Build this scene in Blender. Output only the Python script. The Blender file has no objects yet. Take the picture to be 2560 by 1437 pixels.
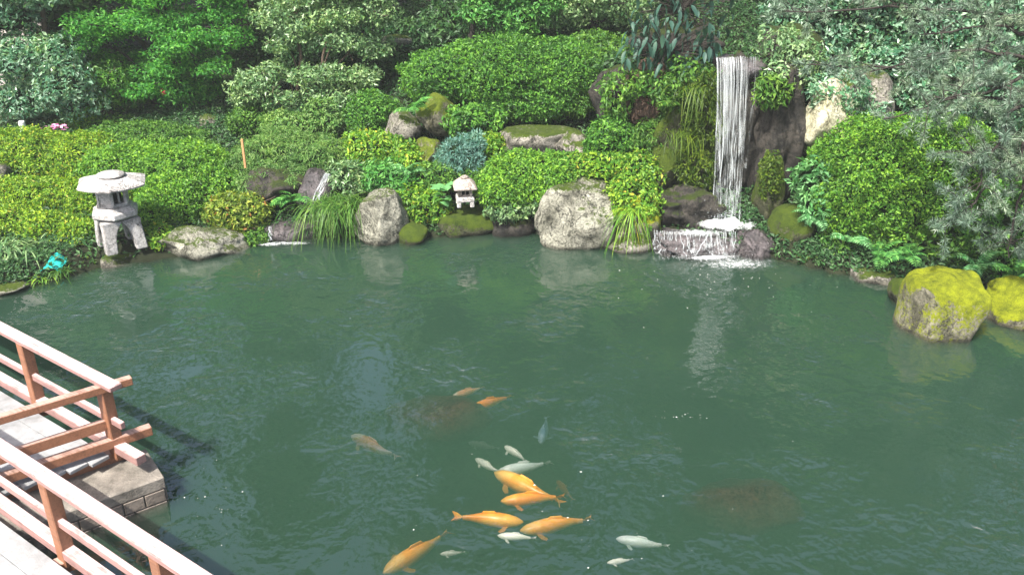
import bpy, bmesh, math, random
import numpy as np
from mathutils import Vector, Matrix, noise

# ---------------------------------------------------------------- camera, sky, sun, exposure
S = bpy.context.scene
C = S.collection
F = 2217.0; PITCH = math.radians(25); H = 5.0
cam = bpy.data.objects.new('camera', bpy.data.cameras.new('camera')); C.objects.link(cam)
cam.location = (0, 0, H); cam.rotation_euler = (math.radians(90) - PITCH, 0, 0)
cam.data.sensor_width = 36; cam.data.lens = F / 2560 * 36; cam.data.clip_end = 300
S.camera = cam
SUN_EL, SUN_AZ = 55, 214           # azimuth clockwise from +Y, where the light comes from
w = bpy.data.worlds.new('World'); S.world = w; w.use_nodes = True
nt = w.node_tree; sky = nt.nodes.new('ShaderNodeTexSky'); sky.sky_type = 'NISHITA'; sky.sun_disc = False
sky.sun_elevation = math.radians(SUN_EL); sky.sun_rotation = math.radians(SUN_AZ)
sky.dust_density = 4.0; sky.air_density = .7; sky.ozone_density = .4
bg = nt.nodes['Background']; bg.inputs[1].default_value = 0.15; nt.links.new(sky.outputs[0], bg.inputs[0])
sl = bpy.data.lights.new('sun', 'SUN'); sl.energy = 4.9; sl.angle = math.radians(0.5); sl.color = (1, 0.955, 0.87)
sun = bpy.data.objects.new('sun', sl); C.objects.link(sun)
az = math.radians(SUN_AZ); el = math.radians(SUN_EL)
sd = Vector((math.sin(az) * math.cos(el), math.cos(az) * math.cos(el), math.sin(el)))
sun.rotation_euler = sd.to_track_quat('Z', 'Y').to_euler(); sun.location = sd * 40
S.view_settings.view_transform = 'Standard'; S.view_settings.look = 'None'
S.view_settings.exposure = 1.05; S.view_settings.gamma = 1
S.render.engine = 'CYCLES'
cy = S.cycles
cy.max_bounces = 6; cy.diffuse_bounces = 3; cy.glossy_bounces = 3; cy.transmission_bounces = 4
cy.volume_bounces = 1; cy.transparent_max_bounces = 12; cy.caustics_reflective = False; cy.caustics_refractive = False
cy.use_denoising = True

# ---------------------------------------------------------------- helpers
rng = np.random.default_rng(7); random.seed(7)
def at(px, py, z=0.0, Y=None):
    """world point seen at a photo pixel, at height z or at distance Y"""
    u = (px - 1280) / F; v = (py - 718.5) / F
    d = np.array((u, math.cos(PITCH) - v * math.sin(PITCH), -math.sin(PITCH) - v * math.cos(PITCH)))
    t = (z - H) / d[2] if Y is None else Y / d[1]
    return Vector((d[0] * t, d[1] * t, H + d[2] * t))
def mpp(p): return (p[1] * math.cos(PITCH) + (H - p[2]) * math.sin(PITCH)) / F     # metres per photo pixel

def link(o, parent=None):
    C.objects.link(o)
    if parent is not None: o.parent = parent
    return o
def tag(o, label, cat, group=None, kind=None):
    if label: o['label'] = label
    if cat: o['category'] = cat
    if group: o['group'] = group
    if kind: o['kind'] = kind
    return o
def thing(name, label, cat, loc=(0, 0, 0), rz=0, group=None):
    o = bpy.data.objects.new(name, None); o.empty_display_size = .1; o.location = loc; o.rotation_euler.z = rz
    return tag(link(o), label, cat, group)
def mesh_obj(name, V, polys, mats, parent=None, smooth=True, origin=None):
    """polys: list of (array n x k, material index)"""
    V = np.asarray(V, float)
    if origin is not None: V = V - np.asarray(origin)
    me = bpy.data.meshes.new(name)
    polys = [(np.asarray(a, np.int32), m) for a, m in polys if len(a)]
    nl = sum(a.size for a, m in polys); npn = sum(len(a) for a, m in polys)
    me.vertices.add(len(V)); me.vertices.foreach_set('co', V.ravel())
    me.loops.add(nl); me.loops.foreach_set('vertex_index', np.concatenate([a.ravel() for a, m in polys]))
    tot = np.concatenate([np.full(len(a), a.shape[1], np.int32) for a, m in polys])
    st = np.concatenate([[0], np.cumsum(tot)[:-1]]).astype(np.int32)
    me.polygons.add(npn); me.polygons.foreach_set('loop_start', st); me.polygons.foreach_set('loop_total', tot)
    me.polygons.foreach_set('material_index', np.concatenate([np.full(len(a), m, np.int32) for a, m in polys]))
    me.polygons.foreach_set('use_smooth', np.full(npn, smooth))
    for m in (mats if isinstance(mats, (list, tuple)) else [mats]): me.materials.append(m)
    me.update(calc_edges=True); me.validate()
    o = bpy.data.objects.new(name, me)
    if origin is not None: o.location = origin
    return link(o, parent)
def bm_obj(name, bm, mat, parent=None, smooth=False):
    me = bpy.data.meshes.new(name); bm.normal_update(); bm.to_mesh(me); bm.free()
    me.materials.append(mat); o = bpy.data.objects.new(name, me)
    if smooth: me.polygons.foreach_set('use_smooth', [True] * len(me.polygons))
    return link(o, parent)
def beam_bm(p0, p1, wd, ht, bev=.006, roll=0):
    """a square-cut timber from p0 to p1 (centres), width horizontal, height vertical"""
    p0 = Vector(p0); p1 = Vector(p1); d = p1 - p0; L = d.length; x = d.normalized()
    up = Vector((0, 0, 1)) if abs(x.z) < .9 else Vector((math.cos(roll), math.sin(roll), 0))
    y = up.cross(x).normalized(); z = x.cross(y)
    bm = bmesh.new(); bmesh.ops.create_cube(bm, size=1)
    M = Matrix((( x.x, y.x, z.x, 0), (x.y, y.y, z.y, 0), (x.z, y.z, z.z, 0), (0, 0, 0, 1)))
    bmesh.ops.transform(bm, matrix=Matrix.Translation((p0 + p1) / 2) @ M @ Matrix.Diagonal((L, wd, ht, 1)), verts=bm.verts)
    if bev: bmesh.ops.bevel(bm, geom=bm.edges[:], offset=bev, segments=1, affect='EDGES')
    return bm
def loft_bm(rings, n, rot=0, capb=True, capt=True, bev=0):
    bm = bmesh.new(); vs = []
    for r, z in rings:
        vs.append([bm.verts.new((r * math.cos(rot + 2 * math.pi * k / n), r * math.sin(rot + 2 * math.pi * k / n), z)) for k in range(n)])
    for a, b in zip(vs, vs[1:]):
        for k in range(n): bm.faces.new((a[k], a[(k + 1) % n], b[(k + 1) % n], b[k]))
    if capb: bm.faces.new(vs[0][::-1])
    if capt: bm.faces.new(vs[-1])
    if bev: bmesh.ops.bevel(bm, geom=bm.edges[:], offset=bev, segments=1, affect='EDGES')
    return bm
def tube(P, R, n=6):
    """vertices and quads of a tapering tube through points P with radii R"""
    P = np.asarray(P, float); R = np.asarray(R, float); m = len(P)
    T = np.gradient(P, axis=0); T /= np.linalg.norm(T, axis=1, keepdims=True) + 1e-9
    ref = np.array((0, 0, 1.)) if abs(T[0, 2]) < .8 else np.array((1., 0, 0))
    A = np.cross(T, ref); A /= np.linalg.norm(A, axis=1, keepdims=True) + 1e-9; B = np.cross(T, A)
    th = np.arange(n) * 2 * np.pi / n
    V = P[:, None] + R[:, None, None] * (np.cos(th)[None, :, None] * A[:, None] + np.sin(th)[None, :, None] * B[:, None])
    i = np.arange(m - 1)[:, None] * n; k = np.arange(n)[None]; k2 = (k + 1) % n
    Q = np.stack([i + k, i + k2, i + n + k2, i + n + k], -1).reshape(-1, 4)
    return V.reshape(-1, 3), Q
class Geo:
    def __init__(s): s.V = []; s.P = {}; s.n = 0
    def add(s, V, Q, m=0):
        Q = np.asarray(Q); s.P.setdefault((Q.shape[1], m), []).append(Q + s.n); s.V.append(np.asarray(V, float)); s.n += len(V)
    def obj(s, name, mats, parent=None, smooth=True, origin=None):
        return mesh_obj(name, np.concatenate(s.V), [(np.concatenate(a), k[1]) for k, a in s.P.items()], mats, parent, smooth, origin)
def sines(p, f, seed, k=7):
    r = np.random.default_rng(seed); d = r.normal(size=(k, 3)); d *= f / np.linalg.norm(d, axis=1, keepdims=True) * r.uniform(.6, 1.5, (k, 1))
    return np.sin(p @ d.T + r.uniform(0, 6.28, k)).sum(1) / math.sqrt(k)

# ---------------------------------------------------------------- materials
def new_mat(name):
    m = bpy.data.materials.new(name); m.use_nodes = True; n = m.node_tree
    for x in list(n.nodes): n.nodes.remove(x)
    out = n.nodes.new('ShaderNodeOutputMaterial'); return m, n, out
def nd(n, t, **kw):
    x = n.nodes.new(t)
    for k, v in kw.items():
        if k.startswith('i_'):
            key = k[2:]; key = int(key) if key.isdigit() else key.replace('_', ' ')
            x.inputs[key].default_value = v
        else: setattr(x, k, v)
    return x
def ramp(n, src, stops, interp='LINEAR'):
    r = n.nodes.new('ShaderNodeValToRGB'); r.color_ramp.interpolation = interp; e = r.color_ramp.elements
    while len(e) > 1: e.remove(e[-1])
    for i, (p, c) in enumerate(stops):
        q = e[0] if i == 0 else e.new(p)
        q.position = p; q.color = (*c, 1) if len(c) == 3 else c
    n.links.new(src, r.inputs[0]); return r.outputs[0]
def mix(n, fac, a, b, typ='MIX'):
    x = n.nodes.new('ShaderNodeMix'); x.data_type = 'RGBA'; x.blend_type = typ
    for i, v in ((0, fac), (6, a), (7, b)):
        if isinstance(v, bpy.types.NodeSocket): n.links.new(v, x.inputs[i])
        else: x.inputs[i].default_value = v if i == 0 else (*v, 1)
    return x.outputs[2]
def noise_n(n, scale, detail=4, rough=.6, coord=None, vec=None, dist=0):
    if vec is None: vec = n.nodes.new('ShaderNodeTexCoord').outputs[coord or 'Object']
    x = nd(n, 'ShaderNodeTexNoise', i_Scale=scale, i_Detail=detail, i_Roughness=rough, i_Distortion=dist)
    n.links.new(vec, x.inputs['Vector']); return x.outputs['Fac']
def leaf_mat(name, dark, mid, light, accent=None, trans=.35, rough=.5, patch=1.2, spec=.35):
    m, n, out = new_mat(name)
    geo = nd(n, 'ShaderNodeNewGeometry')
    stops = [(0, dark), (.45, mid), (.93, light)]
    if accent: stops += [(.955, light), (.965, accent)]
    c = ramp(n, geo.outputs['Random Per Island'], stops)
    pn = noise_n(n, patch * 1.6, 5, .7, vec=geo.outputs['Position'])
    var = ramp(n, pn, [(.28, (.60, .68, .72)), (.5, (.95, .97, .95)), (.72, (1.35, 1.22, .9))])
    c = mix(n, 1, c, var, 'MULTIPLY')
    b = nd(n, 'ShaderNodeBsdfPrincipled', i_Roughness=rough); b.inputs['Specular IOR Level'].default_value = spec
    n.links.new(c, b.inputs['Base Color'])
    t = nd(n, 'ShaderNodeBsdfTranslucent'); tc = mix(n, 1, c, (1.25, 1.2, .55), 'MULTIPLY'); n.links.new(tc, t.inputs[0])
    s = nd(n, 'ShaderNodeMixShader', i_Fac=trans); n.links.new(b.outputs[0], s.inputs[1]); n.links.new(t.outputs[0], s.inputs[2])
    n.links.new(s.outputs[0], out.inputs[0]); return m
def plain(name, col, rough=.8, var=.25, scale=6, bump=0, bscale=30, spec=.3, metallic=0):
    m, n, out = new_mat(name)
    f = noise_n(n, scale, 5, .65)
    c = ramp(n, f, [(.25, tuple(x * (1 - var) for x in col)), (.75, tuple(min(1, x * (1 + var)) for x in col))])
    b = nd(n, 'ShaderNodeBsdfPrincipled', i_Roughness=rough, i_Metallic=metallic); b.inputs['Specular IOR Level'].default_value = spec
    n.links.new(c, b.inputs['Base Color'])
    if bump:
        bp = nd(n, 'ShaderNodeBump', i_Strength=bump, i_Distance=.02); n.links.new(noise_n(n, bscale, 6, .7), bp.inputs['Height']); n.links.new(bp.outputs[0], b.inputs['Normal'])
    n.links.new(b.outputs[0], out.inputs[0]); return m
def rock_mat(name, base, pale, crack, moss=None, fiss=.007, moss_col=((.025, .05, .003), (.11, .15, .006)), rough=.85, wet=False, patch=3.0, speck=1.0):
    """stone with lichen patches, fine dark fissures and, where moss is given, moss that grows on the upward faces"""
    m, n, out = new_mat(name)
    tc = n.nodes.new('ShaderNodeTexCoord').outputs['Object']
    f = noise_n(n, patch, 8, .72, vec=tc, dist=.5)
    c = ramp(n, f, [(.34, crack), (.43, base), (.56, pale), (.74, tuple(min(1, x * 1.2) for x in pale))])
    sp = noise_n(n, 34, 6, .85, vec=tc, dist=.6)
    d = .25 + .4 * (1 - speck)
    sps = ramp(n, sp, [(.40, (d, d, d * .95)), (.50, (.9, .9, .9)), (.70, (1.25, 1.25, 1.2))])
    c = mix(n, 1, c, sps, 'MULTIPLY')
    fi = noise_n(n, 2.0, 7, .66, vec=tc, dist=.5)                       # fissures: thin lines where the noise crosses its mean
    ab = nd(n, 'ShaderNodeMath', operation='SUBTRACT', i_1=.5); n.links.new(fi, ab.inputs[0]); a1 = nd(n, 'ShaderNodeMath', operation='ABSOLUTE'); n.links.new(ab.outputs[0], a1.inputs[0])
    ck = ramp(n, a1.outputs[0], [(0, (0, 0, 0)), (max(fiss, .0005), (1, 1, 1))])
    c = mix(n, ck, tuple(x * .6 for x in crack), c)
    hgt = mix(n, .45, f, sp); hgt = mix(n, 1, hgt, ck, 'MULTIPLY')
    if moss is not None:
        g = nd(n, 'ShaderNodeNewGeometry'); sx = nd(n, 'ShaderNodeSeparateXYZ'); n.links.new(g.outputs['Normal'], sx.inputs[0])
        mn = mix(n, .5, noise_n(n, 3.5, 6, .7, vec=tc), noise_n(n, 26, 4, .8, vec=tc))
        a = nd(n, 'ShaderNodeMath', operation='MULTIPLY_ADD', i_1=4.2, i_2=-2.1 - 1 + 2 * moss); n.links.new(mn, a.inputs[0])
        a2 = nd(n, 'ShaderNodeMath', operation='MULTIPLY_ADD', i_1=1.25); n.links.new(sx.outputs[2], a2.inputs[0]); n.links.new(a.outputs[0], a2.inputs[2])
        mf = ramp(n, a2.outputs[0], [(.0, (0, 0, 0)), (.3, (1, 1, 1))])
        mc = ramp(n, mix(n, .5, noise_n(n, 70, 4, .8, vec=tc), noise_n(n, 9, 4, .7, vec=tc)), [(.36, moss_col[0]), (.60, moss_col[1])])
        c = mix(n, mf, c, mc); hgt = mix(n, mf, hgt, noise_n(n, 75, 4, .85, vec=tc))
    gp = nd(n, 'ShaderNodeNewGeometry'); zz = nd(n, 'ShaderNodeSeparateXYZ'); n.links.new(gp.outputs['Position'], zz.inputs[0])      # soaked band just above the waterline
    wl = nd(n, 'ShaderNodeMath', operation='MULTIPLY_ADD', i_1=.10); n.links.new(f, wl.inputs[0]); wn = nd(n, 'ShaderNodeMath', operation='MULTIPLY', i_1=-1.0); n.links.new(zz.outputs[2], wn.inputs[0]); n.links.new(wn.outputs[0], wl.inputs[2])
    wf = ramp(n, wl.outputs[0], [(0, (1, 1, 1)), (.03, (.42, .42, .40))]); c = mix(n, 1, c, wf, 'MULTIPLY')
    b = nd(n, 'ShaderNodeBsdfPrincipled', i_Roughness=.28 if wet else rough); b.inputs['Specular IOR Level'].default_value = .6 if wet else .3
    n.links.new(c, b.inputs['Base Color'])
    bp = nd(n, 'ShaderNodeBump', i_Strength=1.0, i_Distance=.045); n.links.new(hgt, bp.inputs['Height']); n.links.new(bp.outputs[0], b.inputs['Normal'])
    n.links.new(b.outputs[0], out.inputs[0]); return m
def wood_mat(name, col, top_glare, amt):
    """painted timber, sun glare put into the colour of the faces that point up, stained and grained along the bridge"""
    m, n, out = new_mat(name)
    g = nd(n, 'ShaderNodeNewGeometry'); tc = g.outputs['Position']
    mp = nd(n, 'ShaderNodeMapping'); mp.inputs['Rotation'].default_value = (0, 0, .615); n.links.new(tc, mp.inputs[0])
    mp2 = nd(n, 'ShaderNodeMapping'); mp2.inputs['Scale'].default_value = (2.2, 60, 60); n.links.new(mp.outputs[0], mp2.inputs[0])
    gr = noise_n(n, 1, 5, .7, vec=mp2.outputs[0]); f = noise_n(n, 4.5, 7, .75, vec=tc)
    c = ramp(n, mix(n, .5, f, gr), [(.34, tuple(x * .5 for x in col)), (.5, col), (.66, tuple(min(1, x * 1.25) for x in col))])
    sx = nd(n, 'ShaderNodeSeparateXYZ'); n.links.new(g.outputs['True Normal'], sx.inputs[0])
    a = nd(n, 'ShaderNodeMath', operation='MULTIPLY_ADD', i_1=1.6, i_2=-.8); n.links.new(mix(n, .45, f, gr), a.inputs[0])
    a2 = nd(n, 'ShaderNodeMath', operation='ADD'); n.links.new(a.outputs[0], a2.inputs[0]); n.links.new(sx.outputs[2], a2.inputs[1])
    mf = ramp(n, a2.outputs[0], [(.55, (0, 0, 0)), (1.0, (amt, amt, amt))])  # upward faces turn paler, sunlight on the tops painted into the colour
    bl = ramp(n, mix(n, .5, f, gr), [(.36, tuple(x * .55 for x in top_glare)), (.52, top_glare)])
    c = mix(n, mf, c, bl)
    b = nd(n, 'ShaderNodeBsdfPrincipled', i_Roughness=.55); n.links.new(c, b.inputs['Base Color'])
    bp = nd(n, 'ShaderNodeBump', i_Strength=.4, i_Distance=.008); n.links.new(gr, bp.inputs['Height']); n.links.new(bp.outputs[0], b.inputs['Normal'])
    n.links.new(b.outputs[0], out.inputs[0]); return m

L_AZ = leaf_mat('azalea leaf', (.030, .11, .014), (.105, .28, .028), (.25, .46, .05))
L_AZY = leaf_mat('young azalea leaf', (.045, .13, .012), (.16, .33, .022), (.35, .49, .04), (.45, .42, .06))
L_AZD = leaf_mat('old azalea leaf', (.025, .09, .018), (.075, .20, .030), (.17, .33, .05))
L_CLIP = leaf_mat('box leaf', (.020, .080, .016), (.068, .21, .030), (.17, .38, .05))
L_RED = leaf_mat('bronze tipped leaf', (.05, .11, .015), (.15, .25, .03), (.30, .36, .06), (.34, .16, .05))
L_PALE = leaf_mat('camellia leaf', (.035, .13, .07), (.11, .28, .15), (.36, .52, .38), rough=.3, spec=.7)
L_OLIVE = leaf_mat('olive leaf', (.05, .13, .05), (.15, .29, .11), (.36, .50, .26), rough=.4, spec=.5)
L_MAPLE = leaf_mat('maple leaf', (.03, .16, .03), (.075, .31, .05), (.17, .46, .08), trans=.5)
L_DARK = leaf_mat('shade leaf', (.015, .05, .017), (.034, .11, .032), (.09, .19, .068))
L_BLUE = leaf_mat('juniper leaf', (.045, .15, .115), (.12, .28, .235), (.26, .44, .39))
L_BIG = leaf_mat('broad glossy leaf', (.018, .06, .045), (.035, .10, .075), (.075, .155, .125), rough=.5, spec=.35)
L_FERN = leaf_mat('fern leaf', (.03, .14, .030), (.08, .28, .055), (.18, .42, .10))
L_MINT = leaf_mat('pale fresh leaf', (.05, .19, .055), (.12, .35, .11), (.27, .52, .24))
L_GRASS = leaf_mat('grass blade', (.025, .09, .012), (.065, .18, .02), (.16, .29, .05))
L_MOSS = leaf_mat('cliff moss', (.025, .06, .006), (.06, .12, .010), (.14, .21, .016))
L_YEL = leaf_mat('yellow green leaf', (.045, .15, .015), (.13, .31, .028), (.32, .48, .05), (.48, .44, .06))
L_PINE = leaf_mat('pine needle', (.04, .085, .045), (.11, .19, .12), (.32, .42, .33), trans=.12, rough=.35, spec=.6)
L_WEEP = leaf_mat('weeping leaf', (.045, .14, .025), (.12, .26, .055), (.25, .39, .12))
CORE = plain('foliage core shade', (.012, .026, .010), 1, .3, 8, spec=0)  # near-black body inside the leaves, its colour stands in for inner shade
BARK = plain('bark', (.085, .062, .045), .9, .4, 9, .6, 40)
BARKD = plain('dark bark', (.038, .032, .028), .9, .4, 9, .6, 40)
YM = ((.07, .10, .004), (.38, .43, .010)); DM = ((.02, .045, .003), (.085, .13, .006))
R_PALE = rock_mat('pale boulder stone', (.18, .178, .14), (.36, .355, .29), (.03, .03, .02), moss=.05, moss_col=DM)
R_GREY = rock_mat('grey stone', (.16, .15, .125), (.32, .30, .26), (.03, .03, .025), moss=.12, moss_col=DM)
R_MOSS = rock_mat('mossy stone', (.12, .115, .08), (.31, .29, .22), (.025, .025, .012), moss=.52, moss_col=YM)
R_MOSSM = rock_mat('olive moss stone', (.12, .115, .075), (.30, .28, .21), (.03, .03, .012), moss=.36, moss_col=((.04, .07, .004), (.16, .21, .010)))
R_MOSSD = rock_mat('deep moss stone', (.06, .065, .035), (.13, .13, .075), (.02, .02, .01), moss=.60, moss_col=DM)
R_DARK = rock_mat('dark cliff stone', (.024, .023, .021), (.062, .055, .047), (.008, .008, .008), moss=.12, patch=5.0, moss_col=((.015, .03, .004), (.05, .075, .008)))
R_WET = rock_mat('wet basin stone', (.06, .052, .056), (.14, .12, .125), (.015, .014, .016), wet=True)
R_RED = rock_mat('rusty cliff stone', (.065, .040, .028), (.125, .078, .055), (.03, .02, .016), moss=-.1, moss_col=DM)
R_SUN = rock_mat('sunlit cream stone', (.44, .42, .28), (.66, .64, .48), (.12, .11, .06), moss=-.2, speck=.6, moss_col=DM)
R_SUB = rock_mat('drowned stone', (.14, .085, .05), (.22, .14, .085), (.05, .03, .02))
GRAN = rock_mat('lantern granite', (.46, .44, .43), (.62, .60, .59), (.22, .21, .20), patch=4, speck=.45, fiss=0)
GRANP = rock_mat('pink lantern stone', (.40, .33, .29), (.56, .48, .43), (.16, .12, .10), patch=6, speck=.5, fiss=0)
WOOD = wood_mat('red brown painted timber', (.26, .115, .062), (.44, .31, .27), .7)
RAILW = wood_mat('handrail timber with sunlit tops', (.30, .175, .16), (.54, .42, .41), .92)
DECK = plain('silvered deck board', (.27, .275, .28), .7, .4, 5, .4, 60)
BLACK = plain('dark hollow', (.01, .01, .01), 1, .1)  # solid black prisms, painted in for the shade inside the lantern chambers
CONC = plain('pier concrete', (.20, .18, .155), .85, .6, 6, .8, 30)
TILE = plain('pier facing tile', (.19, .16, .135), .6, .5, 7, .5, 30)
SOIL = plain('garden soil', (.018, .022, .012), 1, .5, 3, .6, 20, spec=.1)

# ---------------------------------------------------------------- ground and pond
SH = [(-9.5, 3), (-9.2, 9.2), (-7.34, 10.22), (-6.76, 10.58), (-6.09, 10.98), (-5.74, 11.45), (-5.06, 11.62), (-3.93, 12.26), (-2.95, 12.45), (-1.21, 12.48),
      (0, 12.7), (.6, 12.62), (1.31, 12.26), (2.06, 12.14), (2.43, 11.95), (3.54, 11.8), (4.5, 11.13), (5.1, 10.86), (5.85, 9.9), (6.3, 9.45), (6.67, 8.77),
      (7.6, 7), (7.8, 2), (4, .6), (-5, .6)]
SHA = np.array(SH)
def shore_sd(P):
    """signed distance to the pond outline, negative in the water"""
    A = SHA; B = np.roll(SHA, -1, 0); d = np.full(len(P), 1e9); ins = np.zeros(len(P), bool)
    for a, b in zip(A, B):
        ab = b - a; t = np.clip(((P - a) @ ab) / (ab @ ab), 0, 1); d = np.minimum(d, np.linalg.norm(P - a - t[:, None] * ab, axis=1))
        c = (a[1] > P[:, 1]) != (b[1] > P[:, 1]); ins ^= c & (P[:, 0] < (b[0] - a[0]) * (P[:, 1] - a[1]) / (b[1] - a[1] + 1e-12) + a[0])
    return np.where(ins, -d, d)
def ground_h(x, y):
    P = np.stack([np.atleast_1d(x), np.atleast_1d(y)], -1).astype(float); d = shore_sd(P)
    s = np.clip((P[:, 0] + 4.2) / 3.0, 0, 1); s = s * s * (3 - 2 * s)
    slope = .17 + .27 * s
    far = np.clip(P[:, 1] / 6 - 1.6, 0.15, 1)
    dd = np.where(d > 3.6, 3.6 + (d - 3.6) * .55, d)
    h = .10 + slope * far * np.clip(dd, 0, 11)
    h = np.where(d < 0, np.maximum(-.75, -.75 * np.clip(-d / .22, 0, 1) + .0), h * np.clip(d / .25, .0, 1))
    p3 = np.concatenate([P, np.zeros((len(P), 1))], 1)
    return h + np.where(d > .3, .05 * sines(p3, 1.7, 3), 0)
xs = np.arange(-26, 26.01, .2); ys = np.arange(-6, 44.01, .2)
X, Yg = np.meshgrid(xs, ys); Zg = ground_h(X.ravel(), Yg.ravel())
nx = len(xs); ii = np.arange(len(ys) - 1)[:, None] * nx + np.arange(nx - 1)[None]
o = mesh_obj('ground', np.stack([X.ravel(), Yg.ravel(), Zg], -1), [(np.stack([ii, ii + 1, ii + nx + 1, ii + nx], -1).reshape(-1, 4), 0)], SOIL)
o['kind'] = 'structure'
def gz(x, y): return float(ground_h(np.array([x]), np.array([y]))[0])

def water_mat():
    m, n, out = new_mat('pond water')
    tc = nd(n, 'ShaderNodeNewGeometry').outputs['Position']
    a = noise_n(n, 4.5, 1.5, .5, vec=tc, dist=.6); b_ = noise_n(n, 15, 1.5, .5, vec=tc, dist=.4); big = noise_n(n, .8, 3, .6, vec=tc)
    h = nd(n, 'ShaderNodeMath', operation='MULTIPLY_ADD', i_1=.30); n.links.new(b_, h.inputs[0]); n.links.new(a, h.inputs[2])
    st = nd(n, 'ShaderNodeMapRange', i_1=.47, i_2=.70, i_3=.06, i_4=1.0); n.links.new(big, st.inputs[0])
    bp = nd(n, 'ShaderNodeBump', i_Distance=.12); n.links.new(h.outputs[0], bp.inputs['Height']); n.links.new(st.outputs[0], bp.inputs['Strength'])
    lw = nd(n, 'ShaderNodeLayerWeight', i_Blend=.5); p5 = nd(n, 'ShaderNodeMath', operation='POWER', i_1=3.4); n.links.new(lw.outputs['Facing'], p5.inputs[0])
    fr = nd(n, 'ShaderNodeMath', operation='MULTIPLY_ADD', i_1=.88, i_2=.105); n.links.new(p5.outputs[0], fr.inputs[0])
    gl = nd(n, 'ShaderNodeBsdfGlossy', i_Roughness=.01); n.links.new(bp.outputs[0], gl.inputs['Normal'])
    tr = nd(n, 'ShaderNodeBsdfTransparent')
    mx = nd(n, 'ShaderNodeMixShader'); n.links.new(fr.outputs[0], mx.inputs[0]); n.links.new(tr.outputs[0], mx.inputs[1]); n.links.new(gl.outputs[0], mx.inputs[2])
    n.links.new(mx.outputs[0], out.inputs[0])
    v = nd(n, 'ShaderNodeVolumePrincipled'); v.inputs['Color'].default_value = (.092, .21, .138, 1); v.inputs['Density'].default_value = 5.6
    v.inputs['Anisotropy'].default_value = 0.0
    n.links.new(v.outputs[0], out.inputs[1]); return m
WATER = water_mat()
bm = bmesh.new(); bmesh.ops.create_cube(bm, size=1)
bmesh.ops.transform(bm, matrix=Matrix.Translation((-.8, 6.8, -.5)) @ Matrix.Diagonal((18.2, 13.2, 1, 1)), verts=bm.verts)
o = bm_obj('pond_water', bm, WATER); o['kind'] = 'structure'

# ---------------------------------------------------------------- rocks
def rock(name, label, c, r, mat, seed, cuts=11, rough=.12, flat=None, group=None, cat='rock', rz=0, parent=None, sub=4, blocky=0):
    """a weathered boulder: a sphere cut by planes into worn facets, then roughened"""
    bm = bmesh.new(); bmesh.ops.create_icosphere(bm, subdivisions=sub, radius=1)
    V = np.array([v.co[:] for v in bm.verts]); Fc = np.array([[v.index for v in f.verts] for f in bm.faces]); bm.free()
    g = np.random.default_rng(seed)
    if blocky: V = np.sign(V) * np.abs(V) ** (1 - blocky); V = V / (1 + .35 * blocky)
    for k in range(cuts):
        d = g.normal(size=3); d /= np.linalg.norm(d); h = g.uniform(.60, .92); s = V @ d - h; V -= np.where(s > 0, s * .88, 0)[:, None] * d
    if flat is not None: V[:, 2] = np.where(V[:, 2] > flat, flat + (V[:, 2] - flat) * .12, V[:, 2])
    off = Vector((seed * 3.1, seed * 1.7, 0)); nn = np.linalg.norm(V, axis=1, keepdims=True)
    k = np.array([noise.fractal(Vector(v) * 1.6 + off, .9, 2.1, 5) for v in V])[:, None]
    V = V + V / nn * k * rough
    V = V * np.array(r)
    if rz: V = V @ np.array([[math.cos(rz), math.sin(rz), 0], [-math.sin(rz), math.cos(rz), 0], [0, 0, 1]])
    o = mesh_obj(name, V, [(Fc, 0)], mat, parent); o.location = c
    if label: tag(o, label, cat, group)
    return o
def rock_px(name, label, px, py, Y, wpx, hpx, dep, mat, seed, **kw):
    c = at(px, py, Y=Y); s = mpp(c)
    return rock(name, label, c, (wpx * s, dep, hpx * s * 1.08), mat, seed, **kw)

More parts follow.
